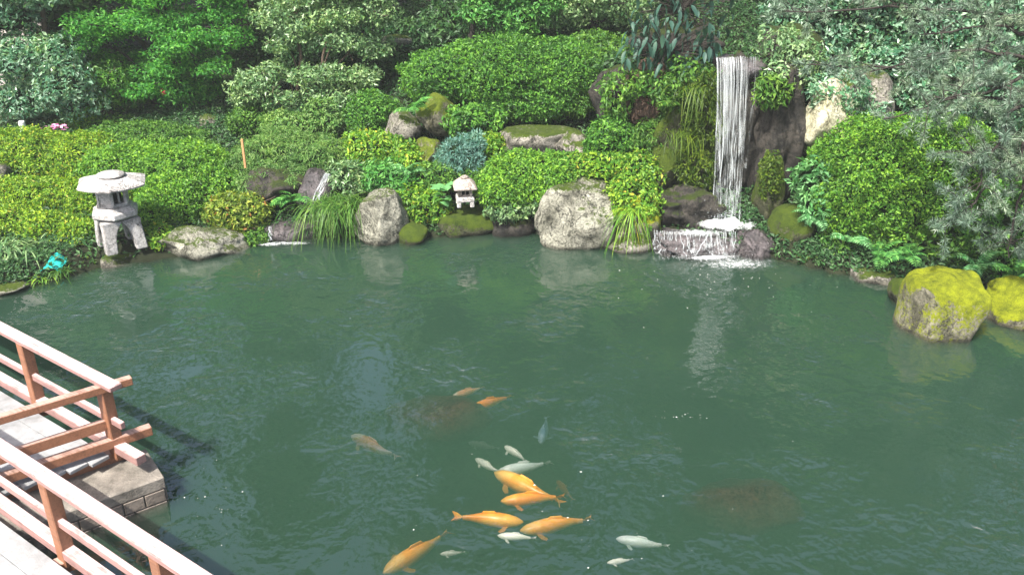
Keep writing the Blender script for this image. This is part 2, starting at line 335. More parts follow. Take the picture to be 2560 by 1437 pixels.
# ---------------------------------------------------------------- foliage
def leaf_quads(P, D, N, L, W, fold=.25):
    """kite-shaped leaves at P pointing along D with face normal N"""
    Sd = np.cross(D, N); Sd /= np.linalg.norm(Sd, axis=1, keepdims=True) + 1e-9
    L = L[:, None]; W = W[:, None]
    a = P; b = P + D * L * .42 + Sd * W * .5 + N * W * fold; c = P + D * L - N * L * .08; d = P + D * L * .42 - Sd * W * .5 + N * W * fold
    n = len(P); V = np.stack([a, b, c, d], 1).reshape(-1, 3); Q = np.arange(4 * n).reshape(-1, 4)
    return V, Q
def unit(a): return a / (np.linalg.norm(a, axis=1, keepdims=True) + 1e-9)
def blob_leaves(G, blobs, L, dens, seed, aspect=.5, bump=.08, bf=5, depth=.30, jit=.75, up=.25, core=True, hang=0, back=.35, zmin=None, outward=.5, m=0):
    """leaves spread through the outer shell of ellipsoid blobs (cx,cy,cz,rx,ry,rz)"""
    g = np.random.default_rng(seed)
    for bi, (cx, cy, cz, rx, ry, rz) in enumerate(blobs):
        ar = 4 * math.pi * (((rx * ry) ** 1.6 + (rx * rz) ** 1.6 + (ry * rz) ** 1.6) / 3) ** (1 / 1.6)
        n = int(ar * dens / (L * L * aspect * .5)); n = min(n, 90000)
        U = unit(g.normal(size=(n, 3))); R = np.array((rx, ry, rz)); c = np.array((cx, cy, cz))
        r = 1 + bump * sines(U, bf, seed + bi * 17) + bump * .5 * sines(U, bf * 2.7, seed + bi * 17 + 5) + .055 * sines(U * R, 34, seed + bi) / max(.35, min(rx, rz)) * .5 + .07 * g.random(n) ** 7 - depth * g.random(n) ** 1.8
        P = c + U * R * r[:, None]; N = unit(U / R)
        keep = np.ones(n, bool)
        for bj, q in enumerate(blobs):
            if bj != bi: keep &= (((P - np.array(q[:3])) / (np.array(q[3:]) * .86)) ** 2).sum(1) > 1
        toc = unit(np.array((0, 0, H)) - P); keep &= ((N * toc).sum(1) > -.25) | (g.random(n) < back)
        keep &= sines(P, 19, seed + 91) + g.normal(size=n) * .25 > -1.0
        if zmin is not None: keep &= P[:, 2] > zmin
        P = P[keep]; N = N[keep]; n = len(P)
        if not n: continue
        N2 = unit(N + jit * g.normal(size=(n, 3)) + np.array((0, 0, up)))
        D = g.normal(size=(n, 3)) + outward * N + np.array((0, 0, -hang)); D = unit(D - (D * N2).sum(1, keepdims=True) * N2 * .85)
        l = L * g.uniform(.5, 1.5, n)
        V, Q = leaf_quads(P, D, N2, l, l * aspect * g.uniform(.8, 1.2, n)); G.add(V, Q, m)
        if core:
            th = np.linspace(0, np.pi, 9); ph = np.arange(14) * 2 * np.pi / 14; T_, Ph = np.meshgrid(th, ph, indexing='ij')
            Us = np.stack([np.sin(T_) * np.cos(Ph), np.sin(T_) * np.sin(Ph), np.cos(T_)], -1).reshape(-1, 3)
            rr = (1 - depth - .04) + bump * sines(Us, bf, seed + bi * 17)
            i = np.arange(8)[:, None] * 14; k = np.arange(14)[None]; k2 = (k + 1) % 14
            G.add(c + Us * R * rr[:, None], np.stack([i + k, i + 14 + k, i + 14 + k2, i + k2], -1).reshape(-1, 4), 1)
def px_blob(px, py, Y, wpx, hpx, dep):
    c = at(px, py, Y=Y); s = mpp(c); return (c[0], c[1], c[2], wpx * s, dep, hpx * s * 1.04)
def stems(base, blobs, seed, n=6, r=.018):
    g = np.random.default_rng(seed); G = Geo(); b = np.array(base)
    for k in range(n):
        q = blobs[k % len(blobs)]; e = np.array(q[:3]) + g.normal(size=3) * np.array(q[3:]) * .35
        s = b + g.normal(size=3) * (.06, .06, 0); t = np.linspace(0, 1, 6)[:, None]
        P = s + (e - s) * t + np.array((0, 0, .12)) * np.sin(t * np.pi) + g.normal(size=(6, 3)) * .02 * t
        G.add(*tube(P, np.linspace(r, r * .4, 6), 5))
    return G
def shrub(name, label, blobs, mat, L=.05, dens=2.2, seed=1, group=None, cat='shrub', nst=6, **kw):
    px = [px_blob(*b) for b in blobs]
    x = np.mean([b[0] for b in px]); y = np.mean([b[1] for b in px]); zl = min(b[2] - b[5] for b in px)
    base = (x, y, min(gz(x, y), zl + .15))
    t = thing(name, label, cat, base, 0, group)
    G = Geo(); blob_leaves(G, px, L, dens, seed, **kw)
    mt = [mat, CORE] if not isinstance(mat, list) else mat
    o = G.obj('foliage', mt, t, smooth=False); o.location = -Vector(base)
    if nst:
        o = stems(base, px, seed, nst).obj('stem', BARK, t); o.location = -Vector(base)
    return t
def clump_tree(name, label, trunk, rads, blobs, mat, L, dens, seed, bark=BARK, group=None, branches=True, **kw):
    """trunk: world points; each blob is fed by a limb from the trunk"""
    t = thing(name, label, 'tree', trunk[0], 0, group); b0 = -Vector(trunk[0]); g = np.random.default_rng(seed)
    T = np.array([tuple(p) for p in trunk]); tt = np.linspace(0, 1, 14); ti = np.linspace(0, 1, len(T))
    TP = np.stack([np.interp(tt, ti, T[:, k]) for k in range(3)], -1); TP[1:-1] += g.normal(size=(12, 3)) * rads[0] * .25
    G = Geo(); G.add(*tube(TP, np.interp(tt, [0, .12, 1], [rads[0] * 1.35, rads[0], rads[1]]), 9)); o = G.obj('trunk', bark, t); o.location = b0
    if branches:
        G = Geo()
        for q in blobs:
            e = np.array(q[:3]); k = np.argmin(np.linalg.norm(TP - (e - (0, 0, .5)), axis=1)); s = TP[k]; u = np.linspace(0, 1, 8)[:, None]
            P = s + (e - s) * u + np.array((0, 0, .25)) * np.sin(u * np.pi) * .6 + g.normal(size=(8, 3)) * .03 * u
            r0 = max(.012, min(rads[1], .04)); G.add(*tube(P, np.linspace(r0, .008, 8), 6))
            for _ in range(4):
                e2 = e + g.normal(size=3) * np.array(q[3:]) * .55; s2 = P[4]; P2 = s2 + (e2 - s2) * np.linspace(0, 1, 6)[:, None] + g.normal(size=(6, 3)) * .02
                G.add(*tube(P2, np.linspace(r0 * .5, .005, 6), 5))
        o = G.obj('limb', bark, t); o.location = b0
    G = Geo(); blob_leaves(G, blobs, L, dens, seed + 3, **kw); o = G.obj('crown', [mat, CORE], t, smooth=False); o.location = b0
    return t
def ribbons(G, base, dirs, Ls, Ws, droop, m=0, k=6):
    """arching grass blades"""
    for b, d, l, wd, dr in zip(base, dirs, Ls, Ws, droop):
        u = np.linspace(0, 1, k)[:, None]; d = np.array(d) / np.linalg.norm(d)
        P = b + d * l * u + np.array((0, 0, -1)) * dr * l * u ** 2
        s = np.cross(d, (0, 0, 1)); s /= np.linalg.norm(s) + 1e-9; ww = wd * np.sin(np.clip(u * .88 + .12, 0, 1) * np.pi) ** .6
        V = np.concatenate([P - s * ww / 2, P + s * ww / 2 + np.array((0, 0, .15)) * wd]); i = np.arange(k - 1)
        G.add(V, np.stack([i, i + 1, i + k + 1, i + k], -1), m)
def tuft(name, label, px, py, Y, n, L, W, mat, seed, droop=.8, spread=.1, lift=1.0, front=0, cat='plant', group=None):
    g = np.random.default_rng(seed); c = at(px, py, Y=Y); G = Geo()
    B = g.normal(size=(n, 3)) * (spread, spread, .01); a = g.uniform(0, 6.28, n); e = g.uniform(.35, 1.2, n) * lift
    D = np.stack([np.cos(a), np.sin(a) - front, e], -1)
    ribbons(G, B, D, L * g.uniform(.6, 1.2, n), W * g.uniform(.7, 1.2, n), droop * g.uniform(.6, 1.3, n))
    o = G.obj(name, mat, smooth=False); o.location = c; return tag(o, label, cat, group)
_fr = {}
def frond_mesh(L, mat, n=13, wid=.28):
    k = (round(L, 2), mat.name)
    if k in _fr: return _fr[k]
    G = Geo(); u = np.linspace(0, 1, n); P = np.stack([u * L, 0 * u, .32 * L * np.sin(u * 2.4) - .10 * L * u ** 2], -1)
    G.add(*tube(P, np.linspace(.005, .002, n), 3))
    for sgn in (-1, 1):
        q = P[1:]; l = L * wid * np.sin(np.clip(u[1:] * .9 + .1, 0, 1) * np.pi) ** .7 + .01
        D = unit(np.stack([np.full(n - 1, .45), np.full(n - 1, sgn * 1.), np.full(n - 1, -.15)], -1)); N = np.tile((0, 0, 1.), (n - 1, 1))
        G.add(*leaf_quads(q, D, N, l, l * .34, .1))
    o = G.obj('frond', mat, smooth=False); me = o.data; bpy.data.objects.remove(o); _fr[k] = me; return me
def fern(label, px, py, Y, L, n, seed, mat=L_FERN, front=.5, group=None, z=None):
    g = random.Random(seed); c = at(px, py, Y=Y); t = thing('fern', label, 'fern', c, 0, group)
    for k in range(n):
        f = bpy.data.objects.new('frond', frond_mesh(L, mat)); link(f, t)
        a = g.uniform(-math.pi, math.pi); a = a * (1 - front * .5) - math.pi / 2 * front
        f.rotation_euler = (g.uniform(-.3, .3), g.uniform(-.5, .35), a); f.scale = [g.uniform(.7, 1.15)] * 3
    return t
_bl = {}
def big_leaf_mesh(shape, mat):
    k = (shape, mat.name)
    if k in _bl: return _bl[k]
    if shape == 'oval':
        u = np.linspace(0, 1, 7); wv = .17 * np.sin(u ** .8 * np.pi) ** .8; P = np.stack([u, 0 * u, -.25 * u ** 2], -1)
        V = np.concatenate([P, P + np.stack([0 * u, wv, .10 * wv / .17 * .6], -1), P + np.stack([0 * u, -wv, .10 * wv / .17 * .6], -1)]); i = np.arange(6)
        Q = np.concatenate([np.stack([i, i + 1, i + 8, i + 7], -1), np.stack([i + 1, i, i + 14, i + 15], -1)])
    else:
        th = np.linspace(.5, 2 * np.pi - .5, 15); r = .5 * (1 + .08 * np.sin(th * 7)); V = [(0, 0, 0)] + [(-math.cos(a) * b + .12, math.sin(a) * b, -.12 * b + .05 * math.sin(3 * a)) for a, b in zip(th, r)]
        Q = np.array([(0, i, i + 1) for i in range(1, 15)])
    o = mesh_obj('leaf', V, [(Q, 0)], mat); me = o.data; bpy.data.objects.remove(o); _bl[k] = me; return me
def broadleaf(name, label, c, spots, size, shape, mat, seed, hang=.9, group=None):
    """a plant whose large leaves are single parts; spots are offsets from its base"""
    g = random.Random(seed); t = thing(name, label, 'plant', c, 0, group); G = Geo()
    for s in spots:
        f = bpy.data.objects.new('leaf', big_leaf_mesh(shape, mat)); link(f, t); f.location = s
        f.rotation_euler = (g.uniform(-.4, .4), hang + g.uniform(-.35, .35), g.uniform(-math.pi, math.pi)); f.scale = [size * g.uniform(.75, 1.2)] * 3
        u = np.linspace(0, 1, 5)[:, None]; G.add(*tube(np.array(s) * u + np.array((0, 0, .08)) * np.sin(u * 3.1) * .5, np.full(5, .004), 4))
    G.obj('stem', BARKD, t); return t
#@@PART2

# ---------------------------------------------------------------- waterfall cliff
rock_px('cliff_rock', 'tall dark wet cliff face behind the falling water', 1850, 340, 13.55, 130, 240, .55, R_DARK, 11, cuts=24, rough=.3, sub=5)
rock_px('cliff_rock', 'dark upright cliff rock to the right of the waterfall beside the cream stones', 1945, 370, 13.15, 70, 210, .5, R_DARK, 12, cuts=24, rough=.3, sub=5)
rock_px('cliff_rock', 'green mossy cliff rock to the left of the waterfall', 1720, 350, 13.2, 85, 190, .45, R_MOSSD, 13, cuts=24, rough=.3, sub=5)
rock_px('cliff_rock', 'rusty brown cliff rock above the mossy cliff left of the waterfall', 1640, 250, 13.75, 75, 100, .5, R_RED, 14, cuts=26, rough=.34, sub=5)
rock_px('cliff_rock', 'dark cliff rock in shade between the big clipped bush and the rusty rock', 1545, 250, 14.3, 75, 90, .5, R_DARK, 15, cuts=24, rough=.22)
rock_px('cliff_rock', 'low dark rock at water level left of the waterfall basin', 1700, 520, 12.75, 110, 75, .5, R_DARK, 16, cuts=26, rough=.34, sub=5)
rock_px('cliff_rock', 'dark stone shelf on top of the cliff left of the waterfall lip', 1700, 110, 14.2, 130, 60, .7, R_DARK, 17, flat=.6)
rock_px('cliff_rock', 'dark stone shelf on top of the cliff right of the waterfall lip', 1985, 120, 14.1, 85, 70, .7, R_DARK, 18, flat=.6)
rock_px('cliff_rock', 'narrow mossy rock low at the right foot of the waterfall', 1920, 470, 12.7, 38, 90, .35, R_MOSSD, 19)
rock_px('lip_stone', 'flat dark stone the waterfall pours over', 1845, 168, 13.6, 70, 34, .75, R_WET, 20, flat=.5)
rock_px('cream_rock', 'tall sunlit cream rock to the right of the waterfall', 2065, 310, 12.9, 88, 100, .45, R_SUN, 21, cuts=16, rough=.07)
rock_px('cream_rock', 'cream grey rock half covered by ivy behind the right azalea', 2150, 260, 13.3, 85, 85, .5, R_GREY, 22, cuts=14)
rock_px('basin_rock', 'wet dark ledge rock catching the waterfall', 1775, 618, 12.2, 150, 70, .60, R_WET, 23, flat=.45, cuts=24, rough=.26, sub=5)
rock_px('basin_rock', 'low wet dark rock at the left end of the waterfall ledge', 1668, 618, 12.05, 46, 34, .3, R_WET, 87, cuts=20, rough=.25)
rock_px('basin_rock', 'wet brown rock at the right end of the waterfall ledge', 1885, 615, 12.0, 52, 50, .34, R_WET, 24, cuts=20, rough=.25)
rock_px('mossy_rock', 'rounded dark green mossy rock right of the waterfall ledge', 1985, 565, 12.2, 62, 56, .4, R_MOSSD, 25, cuts=6)
rock_px('shore_rock', 'brown shore stone at the waterline below the ferns on the right bank', 2060, 650, 11.75, 95, 45, .4, R_MOSSD, 26, flat=.5)
rock_px('shore_rock', 'grey brown shore stone between the ferns and the big mossy boulder', 2180, 690, 11.15, 75, 40, .4, R_GREY, 27, flat=.5)

def water_white(name, alpha):
    m, n, out = new_mat(name)
    p = nd(n, 'ShaderNodeBsdfPrincipled', i_Roughness=.2); p.inputs['Base Color'].default_value = (.74, .80, .82, 1); p.inputs['Specular IOR Level'].default_value = .8
    t = nd(n, 'ShaderNodeBsdfTransparent'); s = nd(n, 'ShaderNodeMixShader', i_Fac=alpha)
    n.links.new(t.outputs[0], s.inputs[1]); n.links.new(p.outputs[0], s.inputs[2]); n.links.new(s.outputs[0], out.inputs[0]); return m
FALL = water_white('falling water', .36); FOAM = water_white('foam', .6)
def strands(G, A0, A1, B0, B1, n, seed, r0, bulge, segs=46, brk=.5, short=None):
    """threads of falling water from the lip line A0-A1 to the foot line B0-B1, breaking into drops as they fall"""
    g = np.random.default_rng(seed); A0, A1, B0, B1 = (np.array(q) for q in (A0, A1, B0, B1))
    for k in range(n):
        s = np.clip((k + g.uniform(-.4, .4)) / n, 0, 1); a = A0 + (A1 - A0) * s; s2 = np.clip(s + g.normal() * .09, 0, 1); b = B0 + (B1 - B0) * s2
        e = 1.0 if short is None else g.uniform(*short)
        u = np.linspace(0, e, segs); P = np.stack([a[0] + (b[0] - a[0]) * u, a[1] + (b[1] - a[1]) * u ** .55, a[2] + (b[2] - a[2]) * u], -1)
        P[:, 0] += .022 * np.sin(u * g.uniform(8, 22) + g.uniform(0, 6)) * u; P[:, 1] += g.uniform(-bulge, bulge) * u
        v = np.interp(np.linspace(0, 1, segs), np.linspace(0, 1, 17), g.random(17)); r = r0 * g.uniform(.5, 1.3) * (.55 + 1.3 * u * v)
        r = np.where((v < brk * u), r * .12, r); G.add(*tube(P, r, 5))
wt = thing('waterfall', 'white waterfall dropping from the dark cliff into the pond', 'waterfall', at(1815, 560, Y=12.35))
inv = -wt.location
lipL, lipR = at(1790, 146, Y=12.86), at(1866, 142, Y=12.86); lipRR = at(1896, 142, Y=12.9)
def sheet_mat(name, sx, sz, lo, hi, seed):
    """thin falling water: white streaks with clear gaps between them, drawn out along the fall"""
    m, n, out = new_mat(name); tc = n.nodes.new('ShaderNodeTexCoord').outputs['UV']
    mp = nd(n, 'ShaderNodeMapping'); mp.inputs['Scale'].default_value = (sx, sz, 1); mp.inputs['Location'].default_value = (seed, seed * .37, 0); n.links.new(tc, mp.inputs[0])
    a = noise_n(n, 1, 5, .7, vec=mp.outputs[0], dist=.35); sp = nd(n, 'ShaderNodeSeparateXYZ'); n.links.new(tc, sp.inputs[0])
    mp2 = nd(n, 'ShaderNodeMapping'); mp2.inputs['Scale'].default_value = (sx * .4, sz * 4, 1); n.links.new(tc, mp2.inputs[0]); b = noise_n(n, 1, 5, .7, vec=mp2.outputs[0], dist=.8)
    mm = nd(n, 'ShaderNodeMath', operation='MULTIPLY'); n.links.new(sp.outputs[1], mm.inputs[0]); mm.inputs[1].default_value = .8
    f = nd(n, 'ShaderNodeMix'); n.links.new(mm.outputs[0], f.inputs[0]); n.links.new(a, f.inputs[2]); n.links.new(b, f.inputs[3])
    al = ramp(n, f.outputs[0], [(lo, (0, 0, 0)), (hi, (.8, .8, .8))])
    p = nd(n, 'ShaderNodeBsdfPrincipled', i_Roughness=.25); p.inputs['Base Color'].default_value = (.72, .78, .79, 1)
    t = nd(n, 'ShaderNodeBsdfTransparent'); s_ = nd(n, 'ShaderNodeMixShader'); n.links.new(al, s_.inputs[0]); n.links.new(t.outputs[0], s_.inputs[1]); n.links.new(p.outputs[0], s_.inputs[2]); n.links.new(s_.outputs[0], out.inputs[0]); return m
def sheet(name, A0, A1, B0, B1, mat, parent, seed, amp=.03, nu=26, nv=40, pw=.55):
    """a rippling sheet of falling water with an arched path"""
    A0, A1, B0, B1 = (np.array(q) for q in (A0, A1, B0, B1)); u, v = np.meshgrid(np.linspace(0, 1, nu), np.linspace(0, 1, nv)); u = u.ravel()[:, None]; v = v.ravel()[:, None]
    a = A0 + (A1 - A0) * u; b = B0 + (B1 - B0) * u; P = a + (b - a) * v; P[:, 1:2] = a[:, 1:2] + (b - a)[:, 1:2] * v ** pw
    q = np.concatenate([u * 9, v * 2, 0 * u], 1); P[:, 1] += amp * sines(q, 1.6, seed) * (.2 + v[:, 0]); P[:, 0] += amp * .5 * sines(q, 2.2, seed + 1) * v[:, 0]
    ii = np.arange(nv - 1)[:, None] * nu + np.arange(nu - 1)[None]; o = mesh_obj(name, P, [(np.stack([ii, ii + 1, ii + nu + 1, ii + nu], -1).reshape(-1, 4), 0)], mat, parent)
    uv = o.data.uv_layers.new(name='UVMap'); vi = np.empty(len(o.data.loops), np.int32); o.data.loops.foreach_get('vertex_index', vi); W = np.concatenate([u, v], 1)[vi]; uv.data.foreach_set('uv', W.ravel())
    o.location = -parent.location; return o
D3 = Vector((0, .05, 0))
sheet('curtain', lipL, lipR, at(1779, 556, Y=12.38), at(1852, 556, Y=12.38), sheet_mat('streaked curtain', 20, 1.4, .48, .74, 3.1), wt, 51)
sheet('curtain', lipL + D3, lipR + D3, at(1783, 556, Y=12.45), at(1848, 556, Y=12.45), sheet_mat('streaked inner curtain', 12, 1.8, .50, .80, 7.7), wt, 52, .05)
sheet('side_curtain', lipR, lipRR, at(1852, 420, Y=12.62), at(1868, 420, Y=12.62), sheet_mat('thin side curtain', 12, 1.2, .52, .72, 5.2), wt, 53, .02, nu=10)
G = Geo(); strands(G, lipL, lipR, at(1779, 556, Y=12.38), at(1854, 556, Y=12.38), 9, 31, .0055, .09, brk=1.1)
o = G.obj('strand', FALL, wt); o.location = inv; o['kind'] = 'stuff'
G = Geo(); strands(G, at(1690, 585, Y=11.78), at(1850, 578, Y=11.74), at(1690, 640, Y=11.72), at(1850, 646, Y=11.66), 14, 33, .007, .05, segs=16, brk=.9)
strands(G, at(1636, 575, Y=11.95), at(1690, 580, Y=11.85), at(1634, 628, Y=11.9), at(1690, 636, Y=11.8), 12, 34, .006, .03, segs=16, brk=.9)
o = G.obj('cascade_thread', FALL, wt); o.location = inv; o['kind'] = 'stuff'
sheet('cascade', at(1712, 580, Y=11.78), at(1846, 574, Y=11.76), at(1704, 644, Y=11.66), at(1850, 648, Y=11.64), sheet_mat('ledge cascade', 17, 1.2, .50, .78, 2.3), wt, 54, .04, nv=14)
def froth_mat():
    m, n, out = new_mat('froth'); g = nd(n, 'ShaderNodeNewGeometry'); at_ = nd(n, 'ShaderNodeAttribute', attribute_name='edge')
    f = mix(n, .5, noise_n(n, 17, 5, .7, vec=g.outputs['Position']), noise_n(n, 60, 3, .7, vec=g.outputs['Position']))
    a = nd(n, 'ShaderNodeMath', operation='MULTIPLY_ADD', i_1=1.35); n.links.new(at_.outputs['Fac'], a.inputs[0]); b = nd(n, 'ShaderNodeMath', operation='MULTIPLY_ADD', i_1=1.6, i_2=-1.15); n.links.new(f, b.inputs[0]); n.links.new(b.outputs[0], a.inputs[2])
    al = ramp(n, a.outputs[0], [(.05, (0, 0, 0)), (.5, (.92, .92, .92))])
    p = nd(n, 'ShaderNodeBsdfPrincipled', i_Roughness=.5); p.inputs['Base Color'].default_value = (.80, .85, .86, 1)
    bp = nd(n, 'ShaderNodeBump', i_Strength=.7, i_Distance=.02); n.links.new(f, bp.inputs['Height']); n.links.new(bp.outputs[0], p.inputs['Normal'])
    t = nd(n, 'ShaderNodeBsdfTransparent'); s_ = nd(n, 'ShaderNodeMixShader'); n.links.new(al, s_.inputs[0]); n.links.new(t.outputs[0], s_.inputs[1]); n.links.new(p.outputs[0], s_.inputs[2]); n.links.new(s_.outputs[0], out.inputs[0]); return m
FROTH = froth_mat()
def froth(parent, c, rx, ry, h, seed, k=1.0):
    """a low mound of foam that thins out towards its edge"""
    n = 40; u, v = np.meshgrid(np.linspace(-1, 1, n), np.linspace(-1, 1, n)); u = u.ravel(); v = v.ravel(); r = np.sqrt(u * u + v * v); e = np.clip(1 - r, 0, 1)
    P = np.stack([u * rx, v * ry, 0 * u], -1); P[:, 2] = h * e ** .7 * (1 + .5 * sines(P, 22, seed)) + .004; ii = np.arange(n - 1)[:, None] * n + np.arange(n - 1)[None]; Q = np.stack([ii, ii + 1, ii + n + 1, ii + n], -1).reshape(-1, 4)
    Q = Q[(r[Q] < 1).all(1)]; o = mesh_obj('foam', P, [(Q, 0)], FROTH, parent); o.location = Vector(c) - parent.location
    at_ = o.data.attributes.new('edge', 'FLOAT', 'POINT'); at_.data.foreach_set('value', (e ** .6 * k).astype(np.float32)); return o
def foam_geo(spots, seed):
    g = np.random.default_rng(seed); G = Geo(); bm = bmesh.new(); bmesh.ops.create_icosphere(bm, subdivisions=1, radius=1)
    IV = np.array([v.co[:] for v in bm.verts]); IF = np.array([[v.index for v in f.verts] for f in bm.faces]); bm.free()
    for c, sx, sy, sz, n, r in spots:
        for k in range(n):
            p = np.array(c) + g.normal(size=3) * (sx, sy, 0) * .5; p[2] += abs(g.normal()) * sz; q = r * g.uniform(.35, 1.25)
            G.add(p + IV * (q, q, q * .6), IF)
    return G
froth(wt, at(1815, 566, Y=12.28), .52, .30, .09, 1, .85); froth(wt, at(1740, 584, Y=11.98), .75, .22, .02, 2, .5)
froth(wt, at(1765, 640, z=.0), .64, .24, .02, 3, .68); froth(wt, at(1690, 632, z=.0), .4, .13, .015, 4, .65); froth(wt, at(1840, 660, z=.0), .9, .35, .004, 5, .45)
G = foam_geo([(at(1815, 556, Y=12.32), .30, .12, .14, 240, .006), (at(1765, 640, z=.005), .8, .2, .05, 160, .006)], 35)
o = G.obj('spray', FOAM, wt); o.location = inv; o['kind'] = 'stuff'

# small stream on the left of the centre
rock_px('stream_rock', 'dark wet slab the little stream slides over into the pond', 738, 578, 12.66, 92, 42, .36, R_WET, 41, flat=.45, cuts=8, rough=.06)
rock_px('stream_rock', 'dark rock in the shade under the weeping bush left of the little stream', 685, 470, 13.25, 95, 62, .45, R_DARK, 42, cuts=24, rough=.22)
rock_px('stream_rock', 'dark wet rock the upper part of the little stream runs down', 795, 500, 13.15, 48, 75, .4, R_WET, 43, cuts=8)
cs = thing('stream_cascade', 'narrow white trickle of the little stream between rock and grass', 'stream', at(780, 540, Y=12.75)); inv = -cs.location
sheet('trickle', at(814, 432, Y=12.95), at(828, 436, Y=12.95), at(764, 540, Y=12.55), at(782, 542, Y=12.55), sheet_mat('stream trickle', 4, 7.0, .50, .72, 9.3), cs, 56, .05, nu=9, nv=24)
G = Geo(); strands(G, at(812, 432, Y=12.93), at(826, 436, Y=12.93), at(764, 540, Y=12.53), at(780, 540, Y=12.53), 6, 44, .006, .09, segs=22, brk=.9); o = G.obj('thread', FALL, cs); o.location = inv; o['kind'] = 'stuff'
G = Geo(); strands(G, at(672, 566, Y=12.25), at(680, 566, Y=12.25), at(672, 602, Y=12.16), at(680, 602, Y=12.16), 4, 46, .006, .02, segs=12, brk=.4)
o = G.obj('side_trickle', FALL, cs); o.location = inv
froth(cs, at(725, 609, z=.0), .50, .11, .010, 6, .5); froth(cs, at(672, 611, z=.0), .36, .14, .006, 7, .5)

# ---------------------------------------------------------------- boulders round the pond
rock_px('boulder', 'large pale boulder with lichen cracks standing in the pond, below the clipped dome', 1440, 545, 12.45, 116, 84, .5, R_PALE, 61, cuts=9, rough=.10, blocky=.4, sub=5)
rock_px('boulder', 'grey top of the pale boulder half hidden by yellow green plants', 1482, 486, 12.85, 64, 62, .4, R_PALE, 62, cuts=16, blocky=.3, sub=5)
rock_px('boulder', 'mossy boulder under the yellow green plants left of the waterfall ledge', 1590, 550, 12.5, 85, 70, .45, R_MOSS, 63)
rock_px('boulder', 'brown boulder at the waterline right of the pale boulder', 1570, 605, 12.25, 75, 30, .35, R_GREY, 64)
rock_px('boulder', 'pitted grey boulder with moss streak beside the grass tuft', 952, 550, 12.5, 74, 76, .38, R_PALE, 65, cuts=12, blocky=.3, sub=5)
rock_px('boulder', 'green stained low boulder right of the pitted grey boulder', 1035, 590, 12.55, 48, 34, .32, R_MOSSD, 66)
rock_px('ledge_rock', 'mossy ledge block under the small stone lantern', 1172, 556, 12.88, 100, 47, .40, R_MOSSD, 67, flat=.62, cuts=10, rough=.12, blocky=.4)
rock_px('ledge_rock', 'dark shaded ledge block to the right of the small stone lantern', 1275, 560, 12.95, 70, 45, .4, R_DARK, 68, flat=.7, cuts=6)
rock_px('boulder', 'long low cream boulder on the shore to the right of the large lantern', 510, 615, 12.05, 122, 56, .42, R_PALE, 69, cuts=16, rough=.12, rz=.25, blocky=.2, sub=5)
rock_px('boulder', 'weathered grey rock behind the left azalea hedge', 525, 322, 16.2, 62, 34, .4, R_GREY, 70)
rock_px('boulder', 'moss capped rock below the left lobe of the big clipped bush', 1100, 290, 14.7, 62, 58, .45, R_MOSSM, 71, cuts=16, rough=.16)
rock_px('boulder', 'dark rock with grey face left of the moss capped rock', 1005, 315, 14.6, 50, 45, .4, R_GREY, 72)
rock_px('boulder', 'moss topped rock behind the blue juniper', 1078, 380, 13.9, 48, 40, .4, R_MOSSM, 73, cuts=16, rough=.16)
rock_px('boulder', 'long moss topped rock under the trunks of the big clipped bush', 1350, 352, 14.1, 112, 44, .45, R_GREY, 74, flat=.6, cuts=12)
rock_px('boulder', 'grey rock in the shade between long moss topped rock and round dark shrub', 1435, 370, 13.8, 55, 40, .35, R_GREY, 75)
rock_px('boulder', 'brown rock with moss beside the mossy cliff', 1660, 420, 13.0, 48, 60, .35, R_MOSSD, 76)
rock_px('boulder', 'big boulder with bright yellow green moss cap standing in the pond', 2348, 790, 9.62, 112, 134, .46, R_MOSS, 77, flat=.74, cuts=4, rough=.08, blocky=.45, sub=5)
rock_px('boulder', 'low mossy stone against the left side of the big moss capped boulder', 2258, 735, 10.35, 36, 46, .25, R_MOSSD, 78)
rock_px('boulder', 'yellow mossy boulder to the right of the big moss capped boulder', 2555, 765, 9.9, 95, 72, .45, R_MOSS, 79, cuts=8, blocky=.3, sub=5)
rock_px('flat_stone', 'flat pale shore stone beneath the teal net', 15, 712, 10.75, 62, 18, .3, R_PALE, 80, flat=.4)
rock_px('flat_stone', 'flat grey shore stone behind the teal net', 85, 655, 11.5, 45, 22, .25, R_GREY, 81, flat=.4)
rock_px('flat_stone', 'grey mottled stone at the far end of the lower left hedge', 0, 432, 13.6, 22, 22, .2, R_GREY, 82)
rock_px('lantern_footing', 'mottled stone footing in the water under the large lantern', 306, 648, 11.75, 66, 36, .36, R_GREY, 83, flat=.5)
rock('drowned_rock', 'brown sunken rock under the water near the far pair of orange koi', at(1080, 1050, z=-.22), (.62, .42, .19), R_SUB, 84, cat='rock')
rock('drowned_rock', 'dark brown sunken rock in the open water, away from the orange koi', at(1850, 1270, z=-.23), (.62, .40, .19), R_SUB, 85, cat='rock')

